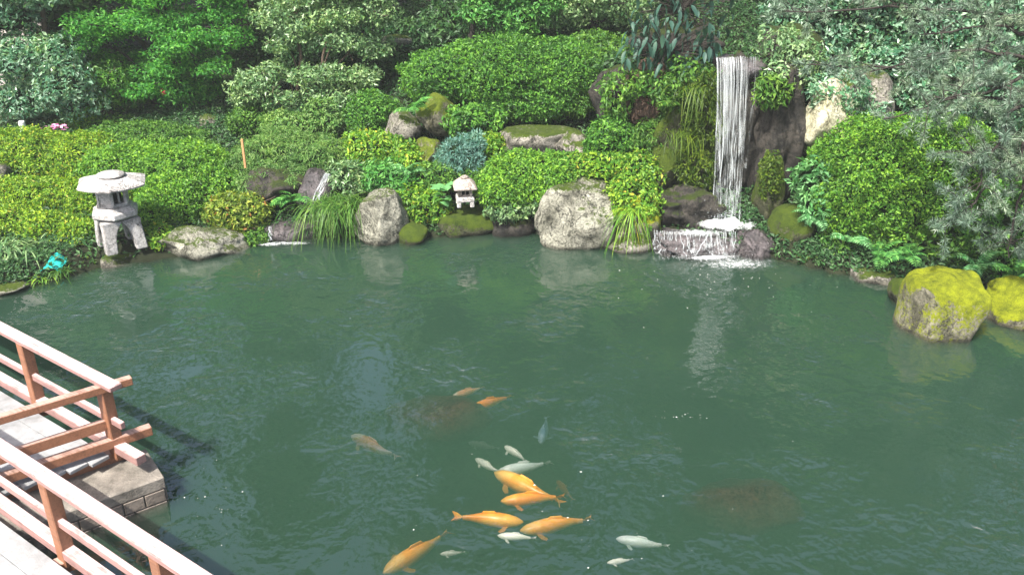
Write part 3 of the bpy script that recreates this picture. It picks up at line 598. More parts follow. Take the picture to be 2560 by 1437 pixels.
# ---------------------------------------------------------------- stone lanterns
def lantern_large():
    c = at(306, 615, Y=11.75)
    t = thing('stone_lantern', 'large grey stone snow lantern with wide roof at the pond edge', 'lantern', c, math.radians(38))
    t.scale = (1, 1, 1)
    for k in range(4):                                  # flared legs that meet in arches under the platform
        sx, sy = ((1, 1), (-1, 1), (-1, -1), (1, -1))[k]; bm = bmesh.new(); rs = []
        for u, s, q in ((0, .15, .205), (.25, .15, .197), (.5, .155, .186), (.66, .17, .172), (.78, .19, .158), (.88, .22, .143), (.96, .25, .128), (1, .255, .1285)):
            rs.append([bm.verts.new((sx * q + dx * s / 2, sy * q + dy * s / 2, u * .45)) for dx, dy in ((-1, -1), (1, -1), (1, 1), (-1, 1))])
        for a, b in zip(rs, rs[1:]):
            for j in range(4): bm.faces.new((a[j], a[(j + 1) % 4], b[(j + 1) % 4], b[j]))
        bm.faces.new(rs[0][::-1]); bm.faces.new(rs[-1]); bmesh.ops.bevel(bm, geom=bm.edges[:], offset=.012, segments=2, affect='EDGES')
        bm_obj('leg', bm, GRAN, t)
    r6 = math.radians(12)
    bm_obj('platform', loft_bm([(.24, .452), (.31, .48), (.335, .50), (.335, .56), (.32, .575), (.29, .585), (.275, .60), (.26, .625), (.22, .63)], 6, r6, bev=.005), GRAN, t)
    ch = bm_obj('light_chamber', loft_bm([(.225, .632), (.225, .672), (.205, .68)], 6, r6, bev=.004), GRAN, t)
    bm_obj('chamber_lid', loft_bm([(.205, .85), (.235, .86), (.235, .89)], 6, r6, bev=.004), GRAN, ch)
    bm_obj('chamber_shade', loft_bm([(.13, .675), (.13, .855)], 6, r6), BLACK, ch)
    for k in range(6):
        a = r6 + k * math.pi / 3; bm_obj('pillar', beam_bm((.198 * math.cos(a), .198 * math.sin(a), .67), (.198 * math.cos(a), .198 * math.sin(a), .86), .045, .045, .004, roll=a), GRAN, ch)
        b = a + math.pi / 6; ap = .198 * math.cos(math.pi / 6)
        if k % 2:                                     # carved panels alternate with open windows
            bm = beam_bm((ap * math.cos(b), ap * math.sin(b), .672), (ap * math.cos(b), ap * math.sin(b), .858), .16, .03, .003, roll=b); bm_obj('panel', bm, GRAN, ch)
        else:
            bm_obj('window_bar', beam_bm((ap * math.cos(b), ap * math.sin(b), .672), (ap * math.cos(b), ap * math.sin(b), .858), .022, .022, .002, roll=b), GRAN, ch)
    n = 6; bm = bmesh.new(); vs = []                  # six sided roof whose eave corners lift
    prof = [(.20, .892, 0), (.46, .914, .010), (.585, .922, .016), (.590, .942, .018), (.52, .974, .012), (.42, 1.004, .006), (.31, 1.026, .002), (.20, 1.036, 0), (.13, 1.04, 0)]
    m = 36
    for r, z, lift in prof:
        ring = []
        for k in range(m):
            a = k * 2 * math.pi / m; ph = (a + math.pi / 6) % (math.pi / 3) - math.pi / 6; hx = math.cos(math.pi / 6) / math.cos(math.pi / 6 - abs(ph))
            ring.append(bm.verts.new((r * hx * .84 * math.cos(a + r6), r * .84 * hx * math.sin(a + r6), z + lift * (1 - abs(ph) / (math.pi / 6)) ** 2)))
        vs.append(ring)
    for a, b in zip(vs, vs[1:]):
        for k in range(m): bm.faces.new((a[k], a[(k + 1) % m], b[(k + 1) % m], b[k]))
    bm.faces.new(vs[0][::-1]); bm.faces.new(vs[-1]); rf = bm_obj('roof', bm, GRAN, t); rf.rotation_euler.y = .03
    bm_obj('finial', loft_bm([(.13, 1.034), (.185, 1.046), (.195, 1.06), (.165, 1.078), (.10, 1.09), (.06, 1.096), (.02, 1.108)], 16), GRAN, rf, True)
    return t
lantern_large()
def lantern_small():
    c = at(1163, 513, Y=12.72); t = thing('stone_lantern', 'small stone lantern with pink brown roof on the mossy ledge', 'lantern', c, math.radians(8))
    for sx in (-1, 1):
        for sy in (-1, 1): bm_obj('leg', beam_bm((sx * .10, sy * .10, 0), (sx * .095, sy * .10, .10), .065, .065, .012), GRAN, t)
    bm_obj('platform', loft_bm([(.185, .085), (.195, .10), (.185, .15), (.15, .165)], 4, math.pi / 4, bev=.012), GRAN, t)
    ch = bm_obj('light_chamber', loft_bm([(.13, .165), (.13, .19)], 4, math.pi / 4), GRANP, t)
    bm_obj('chamber_shade', loft_bm([(.085, .19), (.085, .27)], 4, math.pi / 4), BLACK, ch)
    for k in range(4):
        a = math.pi / 4 + k * math.pi / 2; bm_obj('pillar', beam_bm((.113 * math.cos(a), .113 * math.sin(a), .185), (.113 * math.cos(a), .113 * math.sin(a), .275), .05, .05, .004), GRANP, ch)
        b = k * math.pi / 2; bm_obj('window_bar', beam_bm((.08 * math.cos(b), .08 * math.sin(b), .185), (.08 * math.cos(b), .08 * math.sin(b), .275), .016, .016, 0), GRANP, ch)
    rf = bm_obj('roof', loft_bm([(.14, .272), (.235, .28), (.25, .30), (.235, .32), (.17, .375), (.10, .425), (.07, .43)], 4, math.pi / 4, bev=.008), GRANP, t)
    bm_obj('finial', loft_bm([(.06, .43), (.065, .45), (.03, .47)], 10), GRANP, rf, True)
lantern_small()

# ---------------------------------------------------------------- timber footbridge and pier
av = Vector((.817, -.577, 0)); tv = Vector((.80, .60, 0)); RZ = 1.06; DZ = .37
PA = Vector((-3.50, 6.52, 0))                            # end post of the far span
def on_a(s, off=0, z=0): p = PA + av * s + tv * off; return Vector((p.x, p.y, z))
def span(label, p0, s0, s1, posts, bearing, boards, deck_from, deck_to):
    t = thing('footbridge', label, 'footbridge', p0, 0); i = Matrix.Translation(-p0)
    def put(name, bm, mat): bmesh.ops.transform(bm, matrix=i, verts=bm.verts); return bm_obj(name, bm, mat, t)
    q = lambda s, off=0, z=0: Vector((p0.x, p0.y, 0)) + av * s + tv * off + Vector((0, 0, z))
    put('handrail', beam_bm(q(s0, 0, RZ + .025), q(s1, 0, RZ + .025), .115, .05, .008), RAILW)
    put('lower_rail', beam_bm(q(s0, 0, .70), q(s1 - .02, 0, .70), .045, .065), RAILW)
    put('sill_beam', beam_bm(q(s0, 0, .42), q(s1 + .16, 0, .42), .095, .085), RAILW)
    for s in posts: put('post', beam_bm(q(s, 0, .30), q(s, 0, RZ + .003), .10, .10, .008, roll=math.atan2(av.y, av.x)), WOOD)
    for s in bearing: put('joist', beam_bm(q(s, .08, .30), q(s, -1.2, .30), .10, .10), WOOD)
    n = boards
    for k in range(n):
        o0 = deck_from + (deck_to - deck_from) * (k + .5) / n
        put('deck_board', beam_bm(q(s0, -o0, DZ + random.uniform(-.003, .003)), q(s1 - .12, -o0, DZ + random.uniform(-.003, .003)), (deck_to - deck_from) / n - .012, .035, .004), DECK)
    return t, put, q
pA = Vector((PA.x, PA.y, .25))
t, put, q = span('far span of the timber footbridge, ending in a crossing rail over the stone pier', pA, -5.6, .21, (0, -1.28, -2.6, -4.0), (-.05, -1.3, -2.6, -4.0), 6, .10, 1.16)
put('cross_rail', beam_bm(q(.03, .22, RZ - .035), q(.03, -1.35, RZ - .035), .075, .07), WOOD)
put('cross_lower_rail', beam_bm(q(.0, .0, .66), q(.0, -1.35, .66), .05, .10), WOOD)
put('cross_sill', beam_bm(q(.02, .30, .48), q(.02, -1.2, .48), .09, .085), WOOD)
pB = Vector((-3.42, 5.24, .25))
span('near span of the timber footbridge with a pale handrail running past the stone pier', pB, -3.4, 3.6, (.10, 1.42, -1.3, 2.8), (.1, 1.42, -1.3, 2.8), 6, .10, 1.30)
cP = Vector((-3.69, 6.12, 0))
pt = thing('stone_pier', 'concrete pier faced with brown tiles standing in the pond under the footbridge', 'pier', (cP.x, cP.y, -.75)); ang = math.atan2(tv.y, tv.x)
def pier_put(name, bm, mat, loc, bev=0):
    bmesh.ops.rotate(bm, matrix=Matrix.Rotation(ang, 3, 'Z'), verts=bm.verts); o = bm_obj(name, bm, mat, pt); o.location = (0, 0, .75); return o
hl, hw = .62, .25
pier_put('core', beam_bm((-hl, 0, -.30), (hl, 0, -.30), hw * 2, .86, .01), CONC, 0)
pier_put('coping', beam_bm((-hl - .015, 0, .195), (hl + .015, 0, .195), hw * 2 + .03, .115, .008), CONC, 0)
for row in range(2):
    for k in range(7):
        x0 = -hl + (k + (.5 if row else .04)) * (2 * hl) / 7; x0 = min(max(x0, -hl + .005), hl - .1); x1 = min(x0 + 2 * hl / 7 - .012, hl)
        pier_put('tile', beam_bm((x0, -hw - .008, .075 - row * .125), (x1, -hw - .008, .075 - row * .125), .024, .112, .004), TILE, 0)
    for k in range(2):
        pier_put('tile', beam_bm((hl + .008, -hw + .005 + k * .25, .075 - row * .125), (hl + .008, -hw + .243 + k * .25, .075 - row * .125), .024, .112, .004), TILE, 0)

# ---------------------------------------------------------------- koi
def koi_mat(name, c1, c2, sc=5, thr=.5):
    m, n, out = new_mat(name); f = noise_n(n, sc, 3, .5)
    c = ramp(n, f, [(thr - .06, c1), (thr + .06, c2)]); b = nd(n, 'ShaderNodeBsdfPrincipled', i_Roughness=.35); n.links.new(c, b.inputs['Base Color']); n.links.new(b.outputs[0], out.inputs[0]); return m
KO = koi_mat('orange koi scales', (.92, .30, .03), (.98, .46, .06)); KG = koi_mat('golden koi scales', (.92, .36, .035), (.92, .50, .12))
KW = koi_mat('white koi scales', (.86, .84, .74), (.92, .90, .84)); KP = koi_mat('orange and white koi scales', (.90, .42, .20), (.92, .80, .66))
KB = koi_mat('blue grey koi scales', (.16, .26, .38), (.34, .46, .58)); KS = koi_mat('silver koi scales', (.60, .66, .62), (.78, .80, .76))
def koi(label, head, tail, mat, z, bend, seed, group=None):
    z -= .06; h = at(head[0], head[1], z=z); tl = at(tail[0], tail[1], z=z); L = (h - tl).length; d = (h - tl).normalized(); a = math.atan2(d.y, d.x)
    t = thing('koi', label, 'koi', (h + tl) / 2, a, group); g = np.random.default_rng(seed)
    u = np.linspace(0, 1, 18); x = (.5 - u * .84) * L; yb = bend * L * (u ** 2) * np.sin(u * 3.0)
    wv = L * np.interp(u, [0, .04, .12, .25, .45, .7, .88, 1], [.012, .042, .073, .094, .099, .068, .033, .021]); hv = wv * np.interp(u, [0, .3, .8, 1], [.85, 1.05, 1.25, 1.7])
    n = 12; th = np.arange(n) * 2 * np.pi / n
    V = np.stack([np.repeat(x, n), (yb[:, None] + wv[:, None] * np.cos(th)).ravel(), (hv[:, None] * np.sin(th)).ravel()], -1)
    i = np.arange(17)[:, None] * n; k = np.arange(n)[None]; k2 = (k + 1) % n
    G = Geo(); G.add(V, np.stack([i + k, i + n + k, i + n + k2, i + k2], -1).reshape(-1, 4)); G.add(V[:n], np.arange(n)[None]); G.obj('body', mat, t)
    def fin(name, pts, th_=.004):
        bm = bmesh.new(); P = [Vector(p) * L for p in pts]; nn = (P[1] - P[0]).cross(P[2] - P[0]).normalized() * th_ / 2
        a_ = [bm.verts.new(p + nn) for p in P]; b_ = [bm.verts.new(p - nn) for p in P]; bm.faces.new(a_); bm.faces.new(b_[::-1])
        for j in range(len(P)): bm.faces.new((a_[j - 1], a_[j], b_[j], b_[j - 1]))
        return bm_obj(name, bm, mat, t)
    ye = yb[-1] / L; sl = bend * .4
    fin('tail_fin', [(-.33, ye, .01), (-.42, ye + sl * .3 + .02, .06), (-.50, ye + sl + .085, .02), (-.45, ye + sl * .6, .0), (-.50, ye + sl - .085, -.01), (-.42, ye + sl * .3 - .02, -.04)])
    for s in (-1, 1): fin('pectoral_fin', [(.30, s * .085, -.03), (.24, s * .088, -.03), (.17, s * .17, -.05), (.20, s * .20, -.05), (.26, s * .17, -.04)])
    yd = float(np.interp(.5, u, yb)) / L; fin('dorsal_fin', [(.16, yd * .4, .09), (.10, yd * .6, .15), (-.05, yd, .135), (-.10, yd, .07), (.0, yd, .07)])
    return t
koi('pale orange and white koi swimming beside an orange koi above the sunken brown rock', (1130, 992), (1212, 966), KP, -.09, .05, 1)
koi('slim bright orange koi at the right edge of the sunken brown rock', (1172, 1024), (1284, 990), KO, -.08, -.06, 2)
koi('faded pink orange koi apart from the shoal, to the left of the sunken brown rock', (878, 1088), (1000, 1142), KP, -.16, .08, 3)
koi('cream white koi, plump, at the far side of the golden koi shoal', (1188, 1146), (1258, 1182), KW, -.08, .1, 4)
koi('small white koi behind the shoal next to the silver koi', (1262, 1114), (1318, 1156), KW, -.07, -.08, 5)
koi('slender silver koi lying across the far side of the shoal', (1240, 1182), (1380, 1154), KS, -.07, .04, 6)
koi('large golden koi in the middle of the shoal', (1236, 1180), (1412, 1258), KG, -.06, .05, 7)
koi('orange koi lying just below the large golden koi', (1252, 1252), (1416, 1242), KO, -.05, -.04, 8)
koi('long deep orange koi at the near left side of the shoal', (1308, 1304), (1128, 1292), KO, -.05, .04, 9)
koi('yellow gold koi with white head on the near right side of the shoal', (1300, 1326), (1486, 1298), KG, -.07, -.06, 10)
koi('dull gold koi swimming alone, trailing away from the long deep orange koi', (958, 1432), (1124, 1326), KG, -.10, .05, 11)
koi('dark blue grey koi swimming alone beyond the shoal', (1352, 1108), (1366, 1040), KB, -.10, .05, 12)
koi('silver white koi swimming alone between the shoal and the dark sunken rock', (1540, 1346), (1676, 1364), KS, -.06, .05, 13)
koi('white koi breaking the surface at the near edge of the shoal', (1244, 1338), (1342, 1346), KW, -.04, -.05, 14)
koi('small white koi near the silver white one swimming alone', (1518, 1406), (1584, 1396), KW, -.05, .05, 15)
koi('faint grey koi deep in the water behind the white koi', (1170, 1106), (1250, 1120), KS, -.22, .05, 16)
koi('faint orange koi deep in the water to the right of the large golden koi', (1392, 1200), (1436, 1250), KO, -.20, .05, 17)
koi('small pale koi between the dull gold koi and the white koi of the shoal', (1100, 1384), (1164, 1378), KW, -.09, .05, 18)
#@@PART3

# ---------------------------------------------------------------- clipped azaleas on the left bank
az = dict(L=.046, dens=2.3)
shrub('azalea_hedge', 'bright clipped azalea mound at the upper left, beside the white marker post', [(40, 398, 14.6, 200, 68, .8), (190, 402, 14.6, 130, 62, .7)], L_AZY, seed=101, **az)
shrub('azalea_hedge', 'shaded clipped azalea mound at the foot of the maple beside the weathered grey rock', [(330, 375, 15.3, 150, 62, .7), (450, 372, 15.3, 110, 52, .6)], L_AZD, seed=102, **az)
shrub('azalea_hedge', 'sloping green azalea mound behind the roof of the large lantern', [(330, 430, 14.2, 130, 66, .7), (470, 440, 14.0, 130, 80, .8)], L_AZ, seed=103, **az)
shrub('azalea_hedge', 'low clipped azalea hedge row between the upper mound and the hedge by the net', [(20, 492, 13.3, 150, 46, .5), (150, 495, 13.3, 110, 46, .5), (255, 500, 13.2, 70, 50, .5)], L_AZY, seed=104, **az)
shrub('azalea_hedge', 'lowest azalea hedge behind the teal net, beside the lantern legs', [(20, 572, 12.4, 120, 58, .45), (120, 590, 12.3, 90, 60, .45), (205, 610, 12.05, 60, 58, .4), (140, 640, 11.85, 70, 36, .3), (225, 645, 11.75, 40, 26, .25)], L_AZY, seed=105, **az)
shrub('azalea_hedge', 'tall azalea mound sloping down behind the right side of the large lantern', [(440, 515, 13.1, 105, 82, .6), (385, 550, 12.7, 60, 56, .4), (540, 480, 13.5, 70, 70, .5)], L_AZ, seed=106, **az)
shrub('low_shrub', 'little yellow green shrub against the right leg of the large lantern', [(402, 592, 12.0, 42, 26, .25)], L_YEL, L=.06, dens=2, seed=107)
shrub('low_shrub', 'rounded bronze tipped shrub above the long cream boulder', [(598, 532, 12.75, 86, 46, .45)], L_RED, L=.065, dens=2, seed=108)
shrub('low_shrub', 'dark low growth trailing over the left end of the dark stream slab', [(640, 590, 12.45, 40, 22, .25)], L_AZD, L=.06, dens=1.8, seed=109)
shrub('weeping_bush', 'pale weeping bush with fine leaves above the little stream', [(720, 380, 14.1, 115, 52, .6), (640, 405, 14.0, 60, 50, .45), (800, 395, 14.0, 80, 46, .5), (680, 440, 13.5, 80, 38, .4), (640, 470, 13.3, 50, 34, .3), (735, 450, 13.3, 44, 40, .3)], L_WEEP, L=.05, dens=1.9, seed=110, aspect=.28, hang=1.2, bump=.12)
shrub('low_shrub', 'grey green leafy plant leaning over the little stream', [(868, 455, 13.3, 58, 52, .4)], L_OLIVE, L=.08, dens=1.6, seed=111, aspect=.36, hang=.8, bump=.15)
shrub('low_shrub', 'bright yellow green shrub between the stream and the blue juniper', [(950, 388, 13.9, 82, 46, .5), (1020, 400, 13.7, 45, 38, .4), (905, 360, 14.2, 50, 30, .4)], L_YEL, L=.065, dens=1.9, seed=112, bump=.12)
shrub('low_shrub', 'fresh green shrub hanging below the yellow green one above the pitted boulder', [(965, 440, 13.4, 62, 42, .4), (1010, 465, 13.2, 48, 38, .35)], L_FERN, L=.075, dens=1.8, seed=113, bump=.14, aspect=.4)
shrub('round_shrub', 'rounded green shrub under the pale stemmed tree', [(930, 285, 15.1, 64, 54, .5)], L_CLIP, L=.055, dens=2.1, seed=114)
shrub('round_shrub', 'dark round shrub beside the weathered grey rock', [(632, 300, 15.8, 58, 40, .5)], L_AZD, L=.055, dens=2.1, seed=115)
shrub('round_shrub', 'olive shrub between dark round shrub and the weeping bush', [(730, 315, 15.2, 82, 36, .5), (820, 300, 15.3, 55, 44, .45)], L_WEEP, L=.06, dens=1.8, seed=116, bump=.14)
shrub('low_shrub', 'bright leafy growth between pitted boulder and small lantern', [(1050, 510, 12.95, 62, 46, .35), (1000, 540, 12.8, 34, 26, .3), (1100, 530, 12.9, 36, 28, .25)], L_YEL, L=.07, dens=1.8, seed=117, bump=.14, aspect=.42)
shrub('low_shrub', 'dark leafy shrub behind the roof of the small lantern', [(1090, 440, 13.35, 70, 32, .35), (1190, 450, 13.3, 50, 30, .3)], L_AZD, L=.06, dens=1.8, seed=118)
shrub('dome_shrub', 'clipped light green azalea dome between small lantern and pale boulder', [(1310, 450, 13.05, 108, 70, .55), (1375, 440, 13.1, 70, 56, .5), (1250, 475, 12.9, 60, 44, .4)], L_AZ, L=.048, dens=2.3, seed=119, bump=.05)
shrub('low_shrub', 'dark overhanging leaves beneath the clipped dome above the shaded ledge', [(1270, 520, 12.75, 62, 26, .3), (1335, 508, 12.8, 40, 26, .25)], L_OLIVE, L=.06, dens=1.7, seed=120, nst=0, hang=.8)
shrub('juniper', 'blue grey juniper bush behind the small lantern', [(1150, 395, 13.55, 54, 42, .35), (1180, 365, 13.7, 34, 28, .3)], L_BLUE, L=.06, dens=1.7, seed=121, aspect=.25, outward=1.6, bump=.16)
shrub('round_shrub', 'glossy green shrub behind the blue juniper, beside the long moss topped rock', [(1185, 305, 14.4, 72, 40, .45)], L_CLIP, L=.07, dens=2, seed=122, bump=.12)
shrub('low_shrub', 'small bright green shrub at the left end of the long moss topped rock', [(1230, 365, 13.9, 30, 30, .3)], L_YEL, L=.06, dens=1.8, seed=123)
shrub('round_shrub', 'round dark green shrub left of the mossy cliff', [(1530, 350, 13.55, 70, 52, .45)], L_CLIP, L=.055, dens=2.2, seed=124)
shrub('low_shrub', 'yellow green leafy band on top of the pale boulder', [(1450, 412, 13.1, 50, 24, .3), (1530, 415, 13.0, 52, 28, .3)], L_YEL, L=.07, dens=1.8, seed=125, bump=.15)
shrub('hanging_shrub', 'yellow green shrub spilling down between pale boulder and waterfall ledge', [(1595, 440, 12.75, 58, 50, .35), (1560, 500, 12.45, 42, 56, .3), (1610, 520, 12.4, 40, 58, .3)], L_YEL, L=.06, dens=2, seed=126, nst=0, hang=.6, bump=.12)
shrub('big_clipped_bush', 'biggest clipped bush, a broad dome above the rocks left of the waterfall', [(1265, 185, 15.4, 130, 88, .9), (1105, 192, 15.5, 105, 62, .7), (1400, 185, 15.5, 115, 84, .8), (1320, 250, 15.1, 115, 50, .6), (1190, 165, 15.6, 95, 60, .7)], L_CLIP, L=.052, dens=2.3, seed=127, bump=.05, nst=9)
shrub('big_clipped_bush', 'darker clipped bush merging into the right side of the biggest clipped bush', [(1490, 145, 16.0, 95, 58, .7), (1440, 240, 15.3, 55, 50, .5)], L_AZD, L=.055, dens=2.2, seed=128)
shrub('right_azalea', 'huge rounded azalea on the right bank beneath the pine', [(2200, 425, 12.3, 175, 130, .8), (2330, 420, 12.2, 165, 125, .8), (2150, 500, 12.0, 120, 100, .6), (2300, 510, 11.8, 150, 105, .6)], L_AZ, L=.048, dens=2.4, seed=129, bump=.04)
shrub('bank_shrub', 'leafy dark undergrowth beneath the huge azalea on the right bank', [(2180, 600, 11.75, 120, 45, .35), (2300, 620, 11.5, 120, 46, .35), (2420, 620, 11.2, 90, 60, .4)], L_AZD, L=.07, dens=1.7, seed=130, hang=.5, bump=.15)
shrub('bank_shrub', 'dark shrub behind the right mossy boulder, under the pine boughs', [(2510, 560, 11.0, 110, 100, .5), (2530, 670, 10.7, 70, 45, .35)], L_CLIP, L=.06, dens=1.9, seed=131, bump=.12)
shrub('bank_shrub', 'fresh green broad leaved shrub at the left edge of the huge azalea', [(2035, 450, 12.2, 44, 62, .35), (2050, 520, 12.0, 46, 52, .3)], L_MINT, L=.11, dens=1.5, seed=132, aspect=.4, hang=.5, bump=.15)
shrub('ivy', 'ivy covering the cream rocks right of the waterfall', [(2100, 235, 12.85, 85, 48, .25), (2160, 290, 12.9, 60, 36, .25)], L_PALE, L=.075, dens=1.3, seed=133, nst=0, core=False, bump=.16)
shrub('hanging_shrub', 'small green plant hanging from the cliff just right of the waterfall lip', [(1930, 225, 12.75, 44, 36, .22)], L_GRASS, L=.09, dens=1.6, seed=134, nst=0, aspect=.35, hang=1.0, bump=.15)
shrub('cliff_moss', 'moss cushion hanging on the cliff just left of the falling water', [(1745, 300, 12.9, 44, 110, .2), (1740, 420, 12.75, 46, 52, .2)], L_MOSS, L=.06, dens=1.6, seed=135, nst=0, aspect=.35, hang=1.4, bump=.2, core=False, cat='moss')
shrub('cliff_moss', 'moss cushion on the narrow rock right of the falling water', [(1925, 440, 12.45, 26, 62, .15)], L_MOSS, L=.055, dens=1.3, seed=136, nst=0, hang=1.0, core=False, cat='moss')
shrub('low_shrub', 'brownish trailing growth on the cliff between round dark shrub and mossy cliff', [(1625, 350, 13.3, 50, 45, .3), (1660, 300, 13.4, 36, 50, .25)], L_GRASS, L=.07, dens=1.3, seed=137, nst=0, aspect=.3, hang=1.2, core=False)
shrub('low_shrub', 'dark evergreen growth behind the upper right hedge at the foot of the camellia', [(230, 315, 16.0, 120, 22, .4), (330, 318, 16.2, 90, 18, .4)], L_AZD, L=.06, dens=1.6, seed=138)
shrub('low_shrub', 'yellow leaved little shrub beneath the camellia stems', [(205, 298, 15.9, 34, 16, .2)], L_YEL, L=.06, dens=1.8, seed=139)

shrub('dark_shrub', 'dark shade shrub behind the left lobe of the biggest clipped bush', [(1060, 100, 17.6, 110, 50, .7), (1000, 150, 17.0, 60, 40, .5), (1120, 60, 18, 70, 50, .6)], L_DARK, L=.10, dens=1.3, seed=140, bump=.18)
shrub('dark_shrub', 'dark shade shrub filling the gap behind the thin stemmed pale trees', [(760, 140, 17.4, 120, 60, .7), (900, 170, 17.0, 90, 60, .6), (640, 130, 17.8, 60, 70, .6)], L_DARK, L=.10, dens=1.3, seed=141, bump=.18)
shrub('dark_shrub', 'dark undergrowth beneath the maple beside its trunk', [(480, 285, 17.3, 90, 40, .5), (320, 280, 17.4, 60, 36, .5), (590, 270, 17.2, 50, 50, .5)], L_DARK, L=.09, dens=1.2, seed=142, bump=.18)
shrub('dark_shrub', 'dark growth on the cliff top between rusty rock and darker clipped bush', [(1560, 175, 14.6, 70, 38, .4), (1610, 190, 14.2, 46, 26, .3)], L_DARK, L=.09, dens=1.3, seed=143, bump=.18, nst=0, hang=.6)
rock_px('flat_stone', 'dark flat topped stone in the shade behind the left lobe of the biggest clipped bush', 985, 100, 16.9, 46, 20, .3, R_GREY, 86, flat=.4)
shrub('dark_shrub', 'dark leaves hanging down over the rusty brown cliff rock', [(1545, 235, 13.75, 46, 62, .3), (1600, 210, 13.3, 42, 40, .25), (1655, 215, 13.2, 40, 34, .25)], L_AZD, L=.08, dens=1.1, seed=144, bump=.2, nst=0, hang=1.2, core=False)
shrub('dark_shrub', 'olive growth covering the dark shelf right of the waterfall lip', [(1960, 110, 13.5, 60, 44, .35), (2010, 150, 13.2, 50, 50, .3), (1950, 190, 13.0, 40, 26, .2)], L_OLIVE, L=.08, dens=1.2, seed=145, bump=.2, nst=0, hang=.8, core=False)
shrub('dark_shrub', 'dark growth topping the mossy cliff beside the waterfall lip', [(1720, 175, 13.2, 62, 34, .3), (1690, 230, 13.0, 44, 40, .2)], L_AZD, L=.08, dens=1.1, seed=146, bump=.2, nst=0, hang=1.0, core=False)
# low creeping cover over the bare soil, beyond counting
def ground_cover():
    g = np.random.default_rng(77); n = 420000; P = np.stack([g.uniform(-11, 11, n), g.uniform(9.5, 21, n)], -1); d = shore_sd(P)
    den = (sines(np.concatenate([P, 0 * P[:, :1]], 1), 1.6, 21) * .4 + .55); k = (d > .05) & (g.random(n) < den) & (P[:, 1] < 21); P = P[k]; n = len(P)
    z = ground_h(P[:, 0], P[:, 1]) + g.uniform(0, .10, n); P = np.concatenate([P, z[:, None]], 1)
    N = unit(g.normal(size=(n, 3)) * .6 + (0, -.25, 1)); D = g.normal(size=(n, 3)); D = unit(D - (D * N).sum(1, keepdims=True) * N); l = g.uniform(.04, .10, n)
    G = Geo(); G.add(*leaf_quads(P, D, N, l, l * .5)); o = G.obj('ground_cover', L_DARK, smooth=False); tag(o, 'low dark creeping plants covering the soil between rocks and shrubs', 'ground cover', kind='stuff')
ground_cover()

shrub('low_shrub', 'low bright growth on the bank just behind the teal net', [(50, 640, 11.75, 52, 30, .22), (130, 655, 11.6, 44, 22, .2)], L_AZY, L=.06, dens=1.8, seed=147, bump=.15)
shrub('low_shrub', 'low green growth on the bank between the teal net and the large lantern', [(205, 665, 11.5, 44, 16, .16)], L_AZ, L=.06, dens=1.6, seed=148, bump=.15)
# floating bubbles and petals, beyond counting
def flecks():
    g = np.random.default_rng(55); G = Geo(); pts = []
    for cx, cy, sx, sy, n in ((1000, 900, 900, 250, 12), (1280, 1280, 150, 80, 26), (1780, 690, 130, 40, 120), (560, 1270, 60, 60, 20), (1710, 1042, 40, 6, 22), (2000, 1000, 350, 250, 10)):
        pts += [(g.normal() * sx + cx, g.normal() * sy + cy) for k in range(n)]
    for x, y in pts:
        p = at(x, min(max(y, 640), 1500), z=.003)
        if shore_sd(np.array([[p.x, p.y]]))[0] > -.15: continue
        r = .002 + .006 * g.random() ** 3; th = np.arange(6) * 1.0472 + g.uniform(0, 1); V = np.concatenate([np.stack([r * np.cos(th) * g.uniform(.7, 1.5), r * np.sin(th), 0 * th], -1), [[0, 0, r * .7]]]) + np.array(p)
        G.add(V, np.array([(k, (k + 1) % 6, 6) for k in range(6)]))
    tag(G.obj('floating_flecks', plain('bubble white', (.55, .60, .54), .3, .1)), 'tiny white bubbles and petals scattered over the pond surface', 'bubbles', kind='stuff')
flecks()
# ferns, grasses and broad-leaved plants
fern('fern leaning over the water on the dark slab left of the grass tuft', 735, 500, 12.85, .42, 9, 1)
fern('fern on the right bank just above the brown shore stone', 2120, 600, 11.55, .36, 11, 2, L_MINT)
fern('fern on the right bank between brown and grey shore stones', 2195, 640, 11.2, .36, 11, 3, L_FERN)
fern('fern behind the left shoulder of the big moss capped boulder', 2270, 640, 10.75, .34, 10, 4, L_FERN)
fern('fern behind the right shoulder of the big moss capped boulder', 2440, 665, 10.5, .34, 10, 5, L_MINT)
fern('fern under the fresh green broad leaved shrub near the waterfall', 2040, 545, 11.9, .36, 10, 6, L_MINT)
fern('fern behind the small lantern under the dark leafy shrub', 1020, 430, 13.2, .34, 9, 7, L_MINT)
fern('fern rooted on top of the right mossy boulder', 2545, 690, 10.2, .38, 9, 8, L_FERN)
fern('fern on the mossy cliff beside the waterfall', 1690, 265, 12.95, .36, 9, 9, L_GRASS)
fern('fern at the foot of the moss capped rock', 1030, 275, 14.3, .38, 8, 10, L_FERN)
tuft('grass_tuft', 'drooping dark grass tuft hanging over the water beside the pitted boulder', 835, 505, 12.6, 520, .50, .011, L_GRASS, 1, droop=1.35, spread=.18, front=.5)
tuft('iris_clump', 'long grey green iris leaves at the far end of the teal net', 15, 625, 11.5, 150, .72, .026, L_OLIVE, 2, droop=.95, spread=.12)
tuft('grass_tuft', 'small yellow green grass tuft beneath the teal net', 100, 692, 11.0, 130, .22, .014, L_YEL, 3, droop=.8, spread=.10)
tuft('grass_tuft', 'thin green grass tuft at the waterline right of the teal net', 150, 680, 11.05, 60, .24, .010, L_GRASS, 4, droop=.9, spread=.06)
tuft('grass_tuft', 'yellow grass strands trailing down the boulder beside the waterfall ledge', 1580, 520, 12.15, 70, .45, .012, L_YEL, 5, droop=1.6, spread=.07, front=.6, lift=.3)
tuft('grass_tuft', 'hanging grass strands on the upper mossy cliff left of the waterfall lip', 1735, 215, 12.85, 90, .34, .012, L_MOSS, 6, droop=1.5, spread=.16, front=.5, lift=.4)
